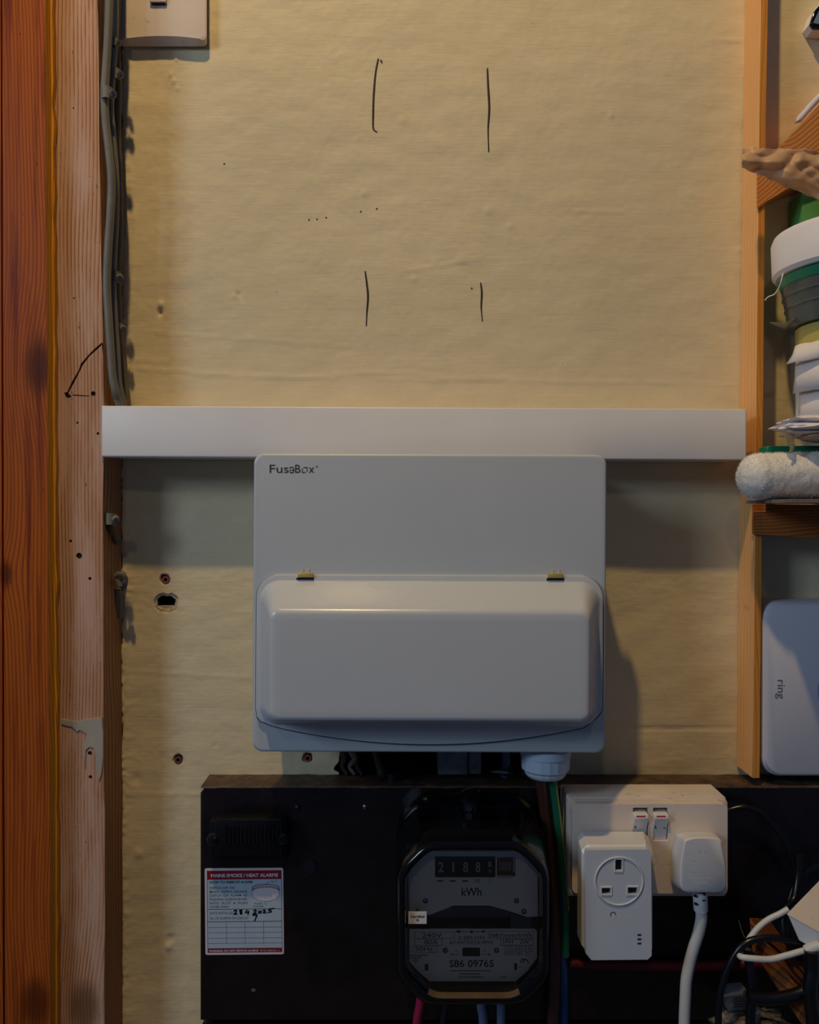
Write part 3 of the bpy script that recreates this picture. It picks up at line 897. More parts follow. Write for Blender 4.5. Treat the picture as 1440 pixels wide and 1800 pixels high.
# worn top edge: a strip laid on the board's upper edge (thin paint-worn timber)
n = 60
v = []; f = []
for i in range(n):
    px = 353 + (1690 - 353) * i / (n - 1)
    w = P(px, 1385, DB); zt = w.z + .0012 + .0007 * noise.noise(Vector((i * .7, 0, 1)))
    v += [Vector((w.x, -DB + .0004, w.z - .0005)), Vector((w.x, -DB + .0014 + .001 * noise.noise(Vector((i * 1.3, 4, 1))), zt)), Vector((w.x, -.004, zt + .0006)), Vector((w.x, -.004, w.z - .0005))]
for i in range(n - 1):
    a = i * 4
    for j in range(4): f.append((a + j, a + (j + 1) % 4, a + 4 + (j + 1) % 4, a + 4 + j))
f += [(0, 1, 2, 3), tuple(range(4 * n - 4, 4 * n))[::-1]]
o = mesh_obj('worn_top_edge', v, f, M['board_edge'], bd); o['label'] = 'worn brown upper edge with paint rubbed off'
# lower backing below the board
o = box('lower_board', 356, 1799, 1720, 2300, .030, .0015, M['board']); tag(o, 'dark board continuing below the meter board at the bottom of the picture', 'board')
# little chips, screws and knockouts
def screw(px, py, d, r, label, parent=None, name='screw', mat='bakelite_matt'):
    c = P(px, py, d)
    rr_ = r * (D - d) / F
    t = thing(name, label, 'screw', c) if parent is None else None
    par = t or parent
    lathe('screw_head' if parent is None else name, c, (0, -1, 0), [(-.001, rr_ * 1.0), (.0006, rr_), (.0016, rr_ * .75), (.0021, rr_ * .3)], M[mat], par, 20)
    return t
kn = lathe('round_knockout', P(541, 1522, DB), (0, -1, 0), [(-.001, .0078), (.0012, .0078), (.0012, .0064), (.0004, .0062)], M['bakelite_matt'], None, 28)
tag(kn, 'round black blanking disc on the board right of the fuse carrier', 'disc')
screw(523, 1419, DB, 5, 'small dark screw on the black board above and right of the fuse carrier')
screw(642, 1418, DB, 5, 'small dark screw on the black board left of the meter top', mat='steel')
c = P(690, 1362, .03)
o = cyl('bolt', P(690, 1358, .022), (0, 0, -1), .0050, .010, M['bakelite_matt'], None, 6); tag(o, 'short grey bolt standing on the top edge of the black board', 'bolt')
t = thing('wood_screw', 'loose pale screw lying on the board edge left of the gland', 'screw', P(885, 1358, .025))
path = [P(862, 1357, .03), P(873, 1357, .03), P(884, 1357, .03), P(893, 1358, .03)]
v, f = sweep(path, lambda t_: .0006 + .0042 * min(t_ * 1.4, 1) * .7, None, 12); mesh_obj('shank', v, f, M['steel'], t)
cyl('head', P(893, 1358, .03), (1, 0, 0), .0052, .004, M['bakelite_matt'], t, 14)
o = prism('paint_flake', [(441, 1740), (447, 1738), (450, 1742), (444, 1744)], DB + .0008, DB - .0002, M['grit']); tag(o, 'tiny pale paint flake on the black board below the alarm label', 'flake')

# old fuse carrier plate on the left
fc = thing('fuse_carrier', 'old black moulded fuse carrier with two screws on the board', 'fuse holder', P(432, 1520, DB))
prism('carrier_body', rr(368, 1441, 504, 1518, 6), .050, DB - .0005, M['carrier'], fc, bev=.0020)
prism('raised_frame', rr(378, 1440, 497, 1506, 4), .054, .049, M['carrier'], fc, bev=.0010)
for i in range(14):
    x = 394 + i * 7
    box('rib', x, 1452 + (4 if i % 3 else 0), x + 3.4, 1484, .0556, .0535, M['carrier'], fc)
o = box('maker_plate', 420, 1492, 468, 1504, .0552, .0535, M['bakelite'], fc)
for (x, y) in ((376, 1474), (498, 1472)):
    lathe('fixing_boss', P(x, y, .050), (0, -1, 0), [(-.002, .0058), (.003, .0058), (.0045, .005), (.0045, .0035)], M['bakelite_matt'], fc, 20)
    lathe('screw', P(x + 1, y + 3, .054), (0, -1, 0), [(-.001, .0032), (.0010, .0032), (.0022, .0022)], M['bakelite'], fc, 16)

# ------------------------------------------------------------------ alarm label
lb = thing('alarm_label', 'white and red smoke alarm label stuck on the black board', 'label', P(430, 1680, DB))
pv = (429.5, 1602)
def rot(pts, a=-.55):
    a = math.radians(a); c, s = math.cos(a), math.sin(a)
    return [(pv[0] + (x - pv[0]) * c - (y - pv[1]) * s, pv[1] + (x - pv[0]) * s + (y - pv[1]) * c) for x, y in pts]
prism('label_sheet', rot(rr(360.5, 1526, 498.5, 1678, 3, 4)), DB + .0004, DB - .0002, M['label_white'], lb)
def patchq(name, x0, y0, x1, y1, mat, k):
    t_ = Text(DB + .0004 + .00004 * k, rot=-.55, pivot=pv); t_.rect(x0, y0, x1, y1); return t_.build(name, mat, lb)
patchq('print_field', 364.5, 1545, 495.5, 1667, M['label_blue'], 0)
patchq('red_band', 364.5, 1530, 495.5, 1545, M['label_red'], 1)
patchq('red_band', 364.5, 1667, 495.5, 1674, M['label_red'], 1)
T = Text(DB + .0005, rot=-.55, pivot=pv)
T.add('MAINS SMOKE / HEAT ALARMS', 371.5, 1541.4, 5.6, w=118, bold=.035)
T.build('title_lettering', M['label_white'], lb)
T = Text(DB + .0005, rot=-.55, pivot=pv)
T.add('WARNING: DO NOT REMOVE ALARMS', 366.5, 1672.6, 3.3, w=87, bold=.03); T.add('FPS 014 0020 Rev 1.1', 457, 1672.3, 2.5, w=34)
T.build('warning_lettering', M['label_white'], lb)
T = Text(DB + .0005, rot=-.55, pivot=pv)
T.add('HOW TO REMOVE ALARM', 369, 1552.3, 4.3, w=75, bold=.03)
for i, s in enumerate(('SWITCH OFF THE', 'MAINS SUPPLY, RELEASE', 'CATCH  ON  ALARM  BY', 'PUSHING SCREWDRIVER', 'INTO  SLOT  &  PUSH', 'COVER AWAY')):
    T.add(s, 369, 1562.3 + i * 6.65, 3.9, w=(44, 66, 66, 66, 66, 34)[i], bold=.004)
T.add('SLOT', 477, 1551.5, 3.4, w=12); T.line([(474.5, 1549), (470, 1553), (467.5, 1556)], .6)
T.add('PUSH', 448, 1590, 3.2, w=13); T.add('COVER', 445.5, 1595, 3.2, w=18); T.line([(466, 1586), (466.5, 1589.5), (469, 1590)], .6)
T.add('DATE INSTALLED', 369, 1606.5, 4, w=41); T.add('No. OF ALARMS ON CIRCUIT', 369, 1615.6, 4, w=68)
T.rect(364.8, 1597.4, 495.3, 1598.3); T.rect(364.8, 1619.2, 495.3, 1620.2); T.frame(364.2, 1545, 495.8, 1667, .7)
for y in (1629.5, 1638.7, 1648.5, 1657.5): T.rect(366, y, 495, y + .55)
for x in (397.4, 430.4, 463): T.rect(x, 1620, x + .55, 1657.5)
T.build('printed_text', M['ink_soft'], lb)
# little drawing of a round alarm
T = Text(DB + .00046, rot=-.55, pivot=pv)
def ell(cx, cy, a, b, n=24, a0=0, a1=360): return [(cx + a * math.cos(math.radians(a0 + (a1 - a0) * i / n)), cy + b * math.sin(math.radians(a0 + (a1 - a0) * i / n))) for i in range(n + (0 if a1 - a0 == 360 else 1))]
T.poly(ell(467.5, 1562, 24, 6.5, 20, 180, 360) + ell(467.5, 1571.5, 24, 13, 20, 0, 180))
T.build('alarm_drawing', M['label_white'], lb)
T = Text(DB + .00052, rot=-.55, pivot=pv)
T.line(ell(467.5, 1571.5, 24, 13, 20, 0, 180), .5); T.line(ell(467.5, 1567, 24, 7, 20, 180, 360), .9); T.line(ell(467.5, 1562.5, 24, 7, 20, 180, 360), .5)
T.line([(443.5, 1561), (443.5, 1572)], .5); T.line([(491.5, 1561), (491.5, 1572)], .5)
T.build('drawing_lines', M['ink_soft'], lb)
T = Text(DB + .00050, rot=-.55, pivot=pv)
T.line(ell(467.5, 1565, 23.5, 7, 20, 180, 360), 1.6); T.line(ell(467.5, 1560.5, 23.5, 6, 20, 180, 360), 1.2)
T.build('pink_band', M['label_pink'], lb)
# handwriting in black marker
T = Text(DB + .00054, rot=-.55, pivot=pv)
hw = [[(411.5, 1601.5), (413.5, 1599.4), (415.8, 1600.5), (415, 1603.5), (411.5, 1607), (413, 1606.4), (416.8, 1606.6)],
      [(425, 1599.5), (421.5, 1600.2), (422, 1602.3), (425, 1604), (425, 1606.4), (422.5, 1606.3), (422.6, 1604.3), (425.6, 1599.8)],
      [(434.3, 1599.8), (431.5, 1604), (437.5, 1603.8)], [(437, 1601), (436, 1607.6)],
      [(446, 1601.5), (448.5, 1599.4), (450.5, 1600.8), (449, 1603.6), (445.2, 1606.4), (451.6, 1606)],
      [(457.5, 1601.5), (454.8, 1602.4), (455, 1605), (458.3, 1605.2), (459.4, 1602.6), (457.5, 1601.5)],
      [(462.2, 1600.8), (465, 1599.6), (466.3, 1601.6), (462.8, 1604.6), (468, 1604.8)],
      [(482, 1597.2), (473.2, 1598.2), (472.6, 1600.8), (476, 1600.6), (477, 1603.2), (471.4, 1604.4)],
      [(444.2, 1608.9), (452, 1609), (450, 1613), (447.6, 1618.6)], [(446, 1607.9), (448, 1607.6)]]
for s in hw: T.line([(p[0], p[1]) for p in s], 2.3)
T.build('handwriting', M['ink'], lb)

# ------------------------------------------------------------------ electricity meter
mt = thing('electricity_meter', 'old glossy black electricity meter with a glass window on the board', 'meter', P(828, 1765, DB))
def ow(x0, y0, x1, y1, ct, cb, d): return PL(octo(x0, y0, x1, y1, ct, cb, 4), d)
v, f = loft([ow(699, 1396, 952, 1700, 42, 40, DB - .0005), ow(699, 1394, 952, 1700, 42, 40, .052), ow(703, 1398, 948, 1696, 42, 40, .056)])
mesh_obj('meter_base', v, f, M['bakelite'], mt, smooth=40)
secs = [ow(701, 1416, 953, 1678, 40, 40, .055), ow(696, 1416, 957, 1690, 40, 42, .066), ow(697, 1424, 958, 1698, 42, 42, .075), ow(697, 1440, 961, 1716, 44, 44, .095),
        ow(697, 1456, 963, 1740, 46, 44, .118), ow(697, 1472, 965, 1760, 48, 46, .137), ow(699, 1480, 965, 1766, 48, 46, .144), ow(703, 1485, 962, 1764, 48, 46, .147),
        ow(709, 1489, 957, 1760, 44, 46, .1475), ow(712, 1491, 954, 1755, 42, 46, .1470), ow(716, 1494, 950, 1744, 40, 45, .1400), ow(716, 1494, 948, 1738, 40, 44, .1330), ow(714, 1488, 950, 1738, 38, 44, .1180)]
v, f = loft(secs, False, False)
mc = mesh_obj('meter_cover', v, f, None, mt, smooth=45, mats=[M['bakelite'], M['lip']], recalc=True)
for p in mc.data.polygons:   # lamplight on the inner lower lip, painted as a brown gold colour
    w = p.center + WL[mc]
    if w.y < -.1385 and w.y > -.1468 and w.z < P(0, 1700, .14).z and p.normal.z > .85: p.material_index = 1
v, f = loft([ow(713, 1490, 953, 1742, 40, 45, .1385), ow(713, 1490, 953, 1742, 40, 45, .1395)])
mesh_obj('window_glass', v, f, M['glass'], mt, smooth=0)
# inside: dark back, upper and lower face plates
v, f = loft([ow(706, 1478, 960, 1750, 34, 34, .112), ow(706, 1478, 960, 1750, 34, 34, .1135)])
mesh_obj('inner_back', v, f, M['drum'], mt)
DF = .126
up = [(718, 1512), (735, 1496), (925, 1496), (945, 1514), (946, 1611), (927, 1612), (900, 1603), (868, 1594), (862, 1592), (796, 1592), (790, 1595), (756, 1608), (718, 1612)]
o = prism('upper_face_plate', up, DF, DF - .001, M['faceplate'], mt)
lo = [(719, 1633), (940, 1633), (944, 1637), (944, 1684), (926, 1708), (906, 1725), (756, 1725), (736, 1708), (719, 1690)]
lp = prism('lower_face_plate', lo, DF, DF - .001, M['faceplate'], mt)
prism('disc_bracket', [(752, 1610), (795, 1594), (865, 1594), (920, 1612), (935, 1612), (935, 1632), (898, 1632), (898, 1612), (752, 1612)], DF - .0012, DF - .003, M['bracket'], mt)
dz = P(828, 1624, .108).z
dc = Vector((P(828, 1624, .108).x, -.096, dz))
lathe('rotor_disc', dc, (0, 0, 1), [(-.0005, .0270), (.0005, .0270)], M['disc'], mt, 48)
box('disc_post', 815, 1612, 818, 1630, DF - .0015, DF - .004, M['drum'], mt); box('disc_post', 838, 1612, 841, 1630, DF - .0015, DF - .004, M['drum'], mt)
# register
rg = prism('register_window', rr(765, 1506, 871, 1542, 2), DF + .0006, DF - .0005, M['drum'], mt)
T = Text(DF + .0007)
for i, ch in enumerate('2188'): T.add(ch, 775.2 + i * 21.7, 1532.6, 17, w=(10, 3.2, 8.6, 8.6)[i], align='CENTER', bold=.012)
T.add('8', 861, 1524.5, 10.5, w=6.6, align='CENTER', bold=.012); T.add('9', 861.6, 1535, 7, w=5.4, align='CENTER', bold=.01)
T.build('register_digits', M['digit'], rg)
o = box('test_drum', 874, 1508, 906, 1540, DF + .0010, DF - .0005, M['drum_red'], mt)
T = Text(DF + .0011)
for i in range(7): T.rect(878 + i * 3.1, 1514 + (i % 2) * 2, 879.2 + i * 3.1, 1530)
T.rect(902, 1508, 905, 1533); T.rect(876, 1538.5, 899, 1542.5)
T.build('drum_marks', M['digit'], o)
T = Text(DF + .0001)
T.add('kWh', 829, 1574.6, 14.2, w=35, align='CENTER', bold=.01)
T.add('10', 839, 1551.6, 7, w=8, align='CENTER'); T.add('1', 861, 1551.6, 7, align='CENTER', bold=-.002)
for x in (774, 796, 818): T.rect(x - 5.5, 1547.4, x + 5.5, 1549.6)
T.build('face_lettering', M['ink'], mt)
T = Text(DF + .0001)
T.add('240V', 742, 1647.6, 7.6, w=35); T.frame(729, 1637.5, 799, 1649.5, .6); T.frame(729, 1650.5, 778, 1661.8, .6); T.frame(726, 1663, 769, 1674.5, .6)
T.add('80A', 746, 1659.6, 7.4, w=24); T.add('50Hz', 731, 1671.8, 7.6, w=30)
T.add('S.200.31H', 829, 1651.3, 6.2, w=45, align='CENTER'); T.add('A.C.WATTHOUR METER', 829, 1659.6, 5.8, w=77, align='CENTER')
T.add('166⅔revs/kWh', 861, 1647.4, 7.4, w=74); T.frame(859, 1636.5, 938, 1649.8, .6); T.frame(880, 1650.5, 937, 1661.6, .6); T.frame(888, 1662.4, 937, 1672.4, .6)
T.add('1PH', 885, 1658.6, 6.6, w=17); T.add('2W', 914, 1658.6, 6.6, w=17); T.add('CLASS 2.0', 893, 1670.2, 5.4, w=40); T.add('FLOTON', 888, 1679, 5.2, w=30); T.frame(925, 1674, 930, 1679, .6)
T.add('S86 09765', 829, 1699.6, 12, w=78, align='CENTER', bold=.012)
T.line([(801, 1637.4), (855, 1637.4)], .8); T.poly([(829, 1634.4), (832.5, 1639.5), (825.5, 1639.5)]); T.poly([(848, 1635), (854, 1637.4), (848, 1639.8)]); T.poly([(802, 1635.6), (808, 1635.6), (811, 1637.4), (808, 1639.4), (802, 1639.4), (805, 1637.4)])
T.line([(794, 1677.8), (808, 1677.8)], .8); T.poly([(796, 1675.8), (792.5, 1677.8), (796, 1679.8)]); T.line([(848, 1677.8), (862, 1677.8)], .8); T.poly([(859, 1675.8), (863, 1677.8), (859, 1679.8)])
T.add('F.L.', 804, 1673, 3.4, align='CENTER'); T.add('F.L.', 853, 1673, 3.4, align='CENTER')
for (x0, x1, y) in ((792, 864, 1706.6), (808, 846, 1712), (806, 850, 1717.4), (880, 892, 1717.6), (721, 755, 1679.3), (721, 741, 1683.5), (725, 739, 1687.6), (730, 736, 1691.6)):
    for k in range(int((x1 - x0) / 4)): T.rect(x0 + k * 4, y - 1, x0 + k * 4 + 3, y + .7)
T.rect(747, 1694, 753, 1706); T.rect(904, 1693, 909, 1705); T.line([(915, 1691), (918, 1685), (922, 1688), (918, 1692)], 1.6); T.line([(921, 1686), (925, 1686), (929, 1692)], 1.6); T.add('=', 912, 1702, 5)
T.build('plate_lettering', M['ink'], lp)
prism('plate_slot', rr(813, 1666, 844, 1681, 2), DF + .0003, DF - .0003, M['drum'], lp)
for (x, y, r) in ((748, 1583, 4.6), (908, 1583, 4.6), (921, 1602, 4.8), (734, 1600, 3.5), (783, 1670, 4.6), (873, 1670, 4.6)):
    screw(x, y, DF, r, None, mt, 'face_screw', 'steel')
pr = prism('inspection_sticker', [(718, 1603), (750, 1603), (750, 1624), (718, 1624)], .1402, .1396, M['paper'], mt); pr['label'] = 'small white inspection sticker'
T = Text(.1403); T.add('Certified', 734, 1613, 4.4, w=24, align='CENTER', bold=.02); T.add('93', 734, 1619.4, 4, align='CENTER', bold=.02); T.build('sticker_text', M['ink'], pr)
# top lug with sealing screw and wire ferrule
v, f = loft([ow(806, 1385, 846, 1432, 12, 6, .050), ow(808, 1388, 845, 1434, 12, 6, .064), ow(812, 1396, 842, 1436, 10, 6, .070)])
mesh_obj('sealing_lug', v, f, M['bakelite'], mt, smooth=40)
v, f = loft([ow(814, 1408, 838, 1436, 6, 4, .066), ow(815, 1412, 837, 1432, 6, 4, .078)]); mesh_obj('screw_housing', v, f, M['bakelite_matt'], mt, smooth=40)
cyl('sealing_screw', P(824, 1420, .078), (0, -1, 0), .0030, .0016, M['steel'], mt, 14)
cyl('wire_ferrule', P(826, 1434, .072), (.35, -1, -.35), .0022, .0130, M['bakelite_matt'], mt, 12)
v, f = sweep(catmull([P(812, 1392, .066), P(822, 1386, .07), P(838, 1388, .07), P(845, 1394, .068), P(843, 1400, .066)], 6), .0005, None, 6); mesh_obj('seal_wire', v, f, M['steel'], mt)

# meter tails below, cables beside
def cab(name, pts, r, mat, label, **k):
    o = cable(name, pts, r, M[mat], **k); return tag(o, label, 'cable')
cab('meter_cable', [(742, 1738, .062), (738, 1768, .058), (733, 1800, .054), (728, 1900, .05)], .0040, 'cable_magenta', 'red insulated cable leaving the bottom of the meter')
cab('meter_cable', [(786, 1735, .062), (783, 1768, .058), (779, 1800, .054), (776, 1900, .05)], .0030, 'bakelite_matt', 'thin black cable right of the red one below the meter')
cab('meter_cable', [(842, 1735, .062), (846, 1768, .058), (850, 1800, .054), (853, 1900, .05)], .0042, 'cable_bluegrey', 'blue grey cable below the middle of the meter')
cab('meter_cable', [(880, 1735, .062), (881, 1768, .058), (881, 1800, .054), (880, 1900, .05)], .0040, 'cable_bluegrey', 'blue grey cable below the right half of the meter')
cab('mains_cable', [(951, 1352, .066), (954, 1385, .062), (960, 1430, .055), (968, 1500, .052), (974, 1600, .050), (975, 1700, .050), (972, 1800, .050), (970, 1900, .05)], .0058, 'cable_brown', 'thick brown cable running down from the gland beside the meter')
e = cable('earth_cable', [(970, 1352, .070), (974, 1390, .066), (981, 1450, .062), (988, 1520, .058), (994, 1600, .053), (995, 1680, .050)], .0035, M['cable_green'])
tag(e, 'green and yellow earth cable running down from the gland left of the sockets', 'cable')
p_ = cable('yellow_stripe', [(975, 1356, .0725), (979.5, 1390, .0685), (987, 1450, .0645), (994, 1520, .0605), (1000, 1600, .0555)], .0008, M['cable_yellow'], e)
cab('mains_cable', [(984, 1480, .046), (986, 1560, .045), (988, 1640, .045), (990, 1720, .046), (991, 1800, .046), (991, 1900, .046)], .0045, 'cable_blue', 'blue cable coming down behind the earth cable left of the sockets')
cab('red_cable', [(1000, 1692, .042), (1100, 1696, .042), (1200, 1698, .042), (1290, 1696, .042), (1330, 1692, .042), (1420, 1700, .041)], .0045, 'cable_red', 'dark red cable running level across the board under the sockets')

# ------------------------------------------------------------------ double socket
sk_ = thing('double_socket', 'aged white double wall socket with two rocker switches', 'socket', P(1140, 1575, DB))
def q(pts, d): return PL(pts, d)
prism('pattress_box', rr(998, 1401, 1277, 1576, 4), .070, DB - .0005, M['oldwhite_pattress'], sk_, bev=.0012)
sockets_holes = [rr(1113, 1420, 1139.5, 1478, 1.5, 2), rr(1148.5, 1420, 1174.5, 1478, 1.5, 2)]
secs = [PL(rr(1000, 1404, 1279, 1573, 8, 5), .0700), PL(rr(1001, 1406, 1279, 1573, 8, 5), .0735)]
v, f = loft(secs); mesh_obj('plate_rim', v, f, M['oldwhite'], sk_)
fpn = holed('front_plate', rr(1006, 1413, 1279.5, 1571, 9, 5), sockets_holes, .0820, .0735, M['oldwhite'], sk_)
bevel(fpn, .0008, 2, 40)
for i, x in enumerate((1113.6, 1149)):
    c0 = [P(x, 1431, .0835), P(x + 25, 1431, .0835), P(x + 25, 1477, .0765), P(x, 1477, .0765)]
    # wedge-shaped rocker: proud at the top, sunk at the bottom
    x0, x1 = c0[0].x, c0[1].x
    zt = P(x, 1433, .087).z; zm = P(x, 1452, .083).z; zb = P(x, 1476.5, .080).z
    side = [(-.0745, zt + .0015), (-.0870, zt), (-.0875, zt - .003), (-.0825, zm), (-.0795, zb), (-.0745, zb)]
    v = [Vector((x0, y, z)) for y, z in side] + [Vector((x1, y, z)) for y, z in side]
    f = [tuple(range(6))[::-1], tuple(range(6, 12))] + [(k, (k + 1) % 6, 6 + (k + 1) % 6, 6 + k) for k in range(6)]
    rk = mesh_obj('rocker_switch', v, f, M['white'], sk_, smooth=20); bevel(rk, .0005)
    T = Text(.0872); T.rect(x + 5.5, 1433.6, x + 21, 1436.6); T.build('red_indicator', M['rocker_red'], rk)
    T = Text(.0826); T.line([(x + 3.5, 1452), (x + 3.5, 1456)], 1.6); T.rect(x + 17, 1455, x + 21, 1456.4) if i else None; T.build('switch_mark', M['ink'], rk)

# power line adapter
ad = thing('plug_adapter', 'grey white plug-through adapter with one outlet plugged into the left socket', 'adapter', P(1085, 1690, .082))
def ads(x0, y0, x1, y1, d, c): return PL([(x0, y0 + c), (x0 + c, y0), (x1 - c, y0), (x1, y0 + c), (x1, y1 - c * 1.4), (x1 - c * 1.4, y1), (x0 + c * 1.4, y1), (x0, y1 - c * 1.4)], d)
v, f = loft([ads(1015, 1462, 1138, 1646, .0835, 9), ads(1015, 1462, 1140, 1654, .0850, 9), ads(1022, 1484, 1147, 1676, .1130, 11), ads(1028, 1492, 1147, 1686, .1165, 13)])
mesh_obj('adapter_body', v, f, M['white'], ad, smooth=20)
holes = [rr(1082, 1511, 1094, 1531, .8, 2), rr(1058, 1561, 1074, 1572, .8, 2), rr(1104, 1560, 1121, 1572, .8, 2)]
fa = holed('adapter_face', [(1032, 1494), (1139, 1493), (1145, 1500), (1146, 1680), (1139, 1687), (1040, 1688), (1030, 1676), (1029, 1500)], holes, .1210, .1160, M['white_fresh'], ad)
bevel(fa, .0006, 2, 60)
for h in holes:
    x0, x1 = min(p[0] for p in h), max(p[0] for p in h); y0, y1 = min(p[1] for p in h), max(p[1] for p in h)
    o = holed('outlet_slot_rim', [(x0 - 2, y0 - 2), (x1 + 2, y0 - 2), (x1 + 2, y1 + 2.4), (x0 - 2, y1 + 2.4)], [[(x0, y0), (x1, y0), (x1, y1), (x0, y1)]], .1218, .1205, M['white'], fa)
    prism('outlet_slot_back', [(x0 - 1, y0 - 1), (x1 + 1, y0 - 1), (x1 + 1, y1 + 1), (x0 - 1, y1 + 1)], .1172, .1160, M['slot'], fa)
rc = P(1088.5, 1549, .1215); R = 43 * (D - .1215) / F
pr = [(-.0008, R), (.0004, R), (.0006, R - .0005), (.0004, R - .0010), (-.0008, R - .0010)]
lathe('outlet_ring', rc, (0, -1, 0), pr, M['white'], ad, 56, closed=True)
T = Text(.12094)
# faint arrow-like emblem and word beside it
T.line([(1068, 1608), (1074, 1608)], 2.2); T.line(ell(1078, 1608, 4.6, 4.6, 14, 150, 380), 1.8); T.line([(1074.5, 1616), (1074.5, 1611), (1079, 1611)], 1.8)
T.add('tp-link', 1086, 1612.5, 6.0, w=24)
T.build('faint_logo', M['tape'], ad)
for y in (1643.5, 1651, 1658.5):
    o = box('indicator_window', 1121, y - 1.2, 1127.5, y + 1.4, .1213, .1205, M['slot'], ad)

# white plug and its flex
pg = thing('mains_plug', 'white three-pin plug with a ribbed cord grip in the right socket', 'plug', P(1232, 1600, .085))
def ps(x0, y0, x1, y1, rt, rb, d):
    w = x1 - x0
    pts = []
    # domed shoulders at top, round corners below
    for i in range(13):
        t = i / 12
        a = math.pi * (1 - t)
        pts.append((x0 + w / 2 + (w / 2) * (.82 * math.cos(a)) * (1 if abs(math.cos(a)) < .98 else 1), y0 + rt * (1 - math.sin(a) ** .6)))
    pts += [(x1 - 2, y0 + (y1 - y0) * .38), (x1, y0 + (y1 - y0) * .62), (x1, y1 - rb)]
    for i in range(1, 5):
        a = math.pi / 2 * i / 4
        pts.append((x1 - rb + rb * math.cos(a), y1 - rb + rb * math.sin(a)))
    for i in range(0, 5):
        a = math.pi / 2 + math.pi / 2 * i / 4
        pts.append((x0 + rb + rb * math.cos(a), y1 - rb + rb * math.sin(a)))
    pts += [(x0, y0 + (y1 - y0) * .62), (x0 + 2, y0 + (y1 - y0) * .38)]
    return PL(pts, d)
v, f = loft([ps(1179, 1461, 1266, 1555, 9, 12, .0825), ps(1179, 1461, 1267, 1557, 9, 13, .0930), ps(1184, 1464, 1271, 1562, 9, 13, .0970), ps(1194, 1470, 1276, 1568, 10, 15, .1080), ps(1195, 1471, 1277, 1569, 10, 15, .1110), ps(1198, 1474, 1275, 1567, 10, 14, .1125)])
mesh_obj('plug_body', v, f, M['white'], pg, smooth=50)
for k, y in enumerate((1508, 1522, 1546)):
    pass
T = Text(.11246)
T.line([(1225, 1506), (1230, 1496), (1231, 1506)], 1.3); T.line([(1235, 1506), (1240, 1496), (1243, 1506)], 1.3)
T.frame(1216, 1513, 1222, 1533, 1); T.add('BS', 1226, 1524, 6); T.add('3', 1230, 1534, 6); T.line([(1214, 1544), (1248, 1544)], 1); T.add('FUSED', 1220, 1554, 4, w=24)
T.build('moulded_marks', M['white'], pg)
gs = [P(1231, 1566, .100), P(1231, 1575, .100), P(1231.5, 1586, .100), P(1232, 1599, .099)]
v, f = sweep(catmull(gs, 4), lambda t_: .0063 - .0004 * t_, None, 20); gr = mesh_obj('cord_grip', v, f, M['white'], pg, smooth=50)
for (x, y) in ((1224, 1576), (1239, 1573), (1225, 1590), (1238, 1583)):
    o = box('grip_slot', x - 3, y - 1.2, x + 2, y + 1.4, .1062, .1035, M['slot'], pg)
cable('cord', [(1232, 1596, .099), (1233, 1615, .098), (1228, 1640, .096), (1220, 1665, .094), (1213, 1690, .092), (1207, 1720, .091), (1205, 1750, .090), (1203, 1800, .088), (1201, 1900, .085)], .0048, M['white_cord'], pg, n=14)

# ------------------------------------------------------------------ lower right corner
cab('black_cable', [(1268, 1432, .050), (1285, 1423, .048), (1310, 1419, .050), (1340, 1430, .052), (1365, 1458, .054), (1383, 1485, .055), (1395, 1515, .056), (1398, 1545, .057), (1390, 1575, .060), (1380, 1605, .064), (1383, 1635, .068), (1400, 1662, .07), (1418, 1690, .072)], .0026, 'cable_black', 'thin black cable looping out from behind the socket to the right', n=10)
cab('black_cable', [(1404, 1500, .062), (1403, 1540, .064), (1396, 1580, .070), (1381, 1600, .078), (1377, 1625, .082), (1384, 1655, .086), (1405, 1668, .088), (1440, 1690, .09)], .0034, 'cable_black', 'thicker black cable hanging down beside the pale box', n=10)
cab('black_cable', [(1402, 1545, .06), (1418, 1532, .055), (1440, 1522, .05), (1500, 1518, .05)], .0030, 'cable_black', 'short black cable branching off to the right above the pale box', n=10)
cab('black_cable', [(1430, 1668, .10), (1400, 1658, .10), (1365, 1649, .10), (1330, 1651, .10), (1305, 1662, .10), (1285, 1690, .10), (1270, 1730, .10), (1264, 1765, .10), (1263, 1800, .10), (1262, 1900, .1)], .0030, 'cable_black', 'black cable arching over the timber offcut and down beside the white flex', n=10)
cab('black_cable', [(1314, 1668, .094), (1318, 1700, .095), (1322, 1740, .098), (1319, 1790, .10), (1318, 1900, .10)], .0040, 'cable_black', 'upright black cable crossing the clear connector', n=10)
cab('black_cable', [(1315, 1752, .106), (1345, 1756, .107), (1380, 1753, .107), (1410, 1744, .106), (1432, 1730, .105), (1470, 1716, .105)], .0052, 'cable_black', 'thick black cable lying across the timber low on the right', n=10)
cab('black_cable', [(1426, 1670, .112), (1428, 1700, .112), (1424, 1740, .114), (1430, 1800, .114), (1436, 1900, .114)], .0060, 'cable_black', 'thickest black cable dropping at the right edge below the pale box', n=10)
cab('white_cable', [(1386, 1598, .085), (1372, 1606, .085), (1350, 1617, .085), (1332, 1632, .085), (1318, 1650, .086), (1306, 1668, .090), (1300, 1676, .096), (1303, 1682, .105), (1325, 1685, .108), (1355, 1686, .108), (1385, 1679, .108), (1410, 1672, .108), (1428, 1668, .108)], .0026, 'white_cord', 'thin white cable looping round to the pale box', n=12)
cab('loose_wire', [(1299, 1618, .05), (1303, 1632, .05), (1309, 1648, .05)], .0006, 'cable_grey', 'very thin grey wire end above the white cable loop', n=6)
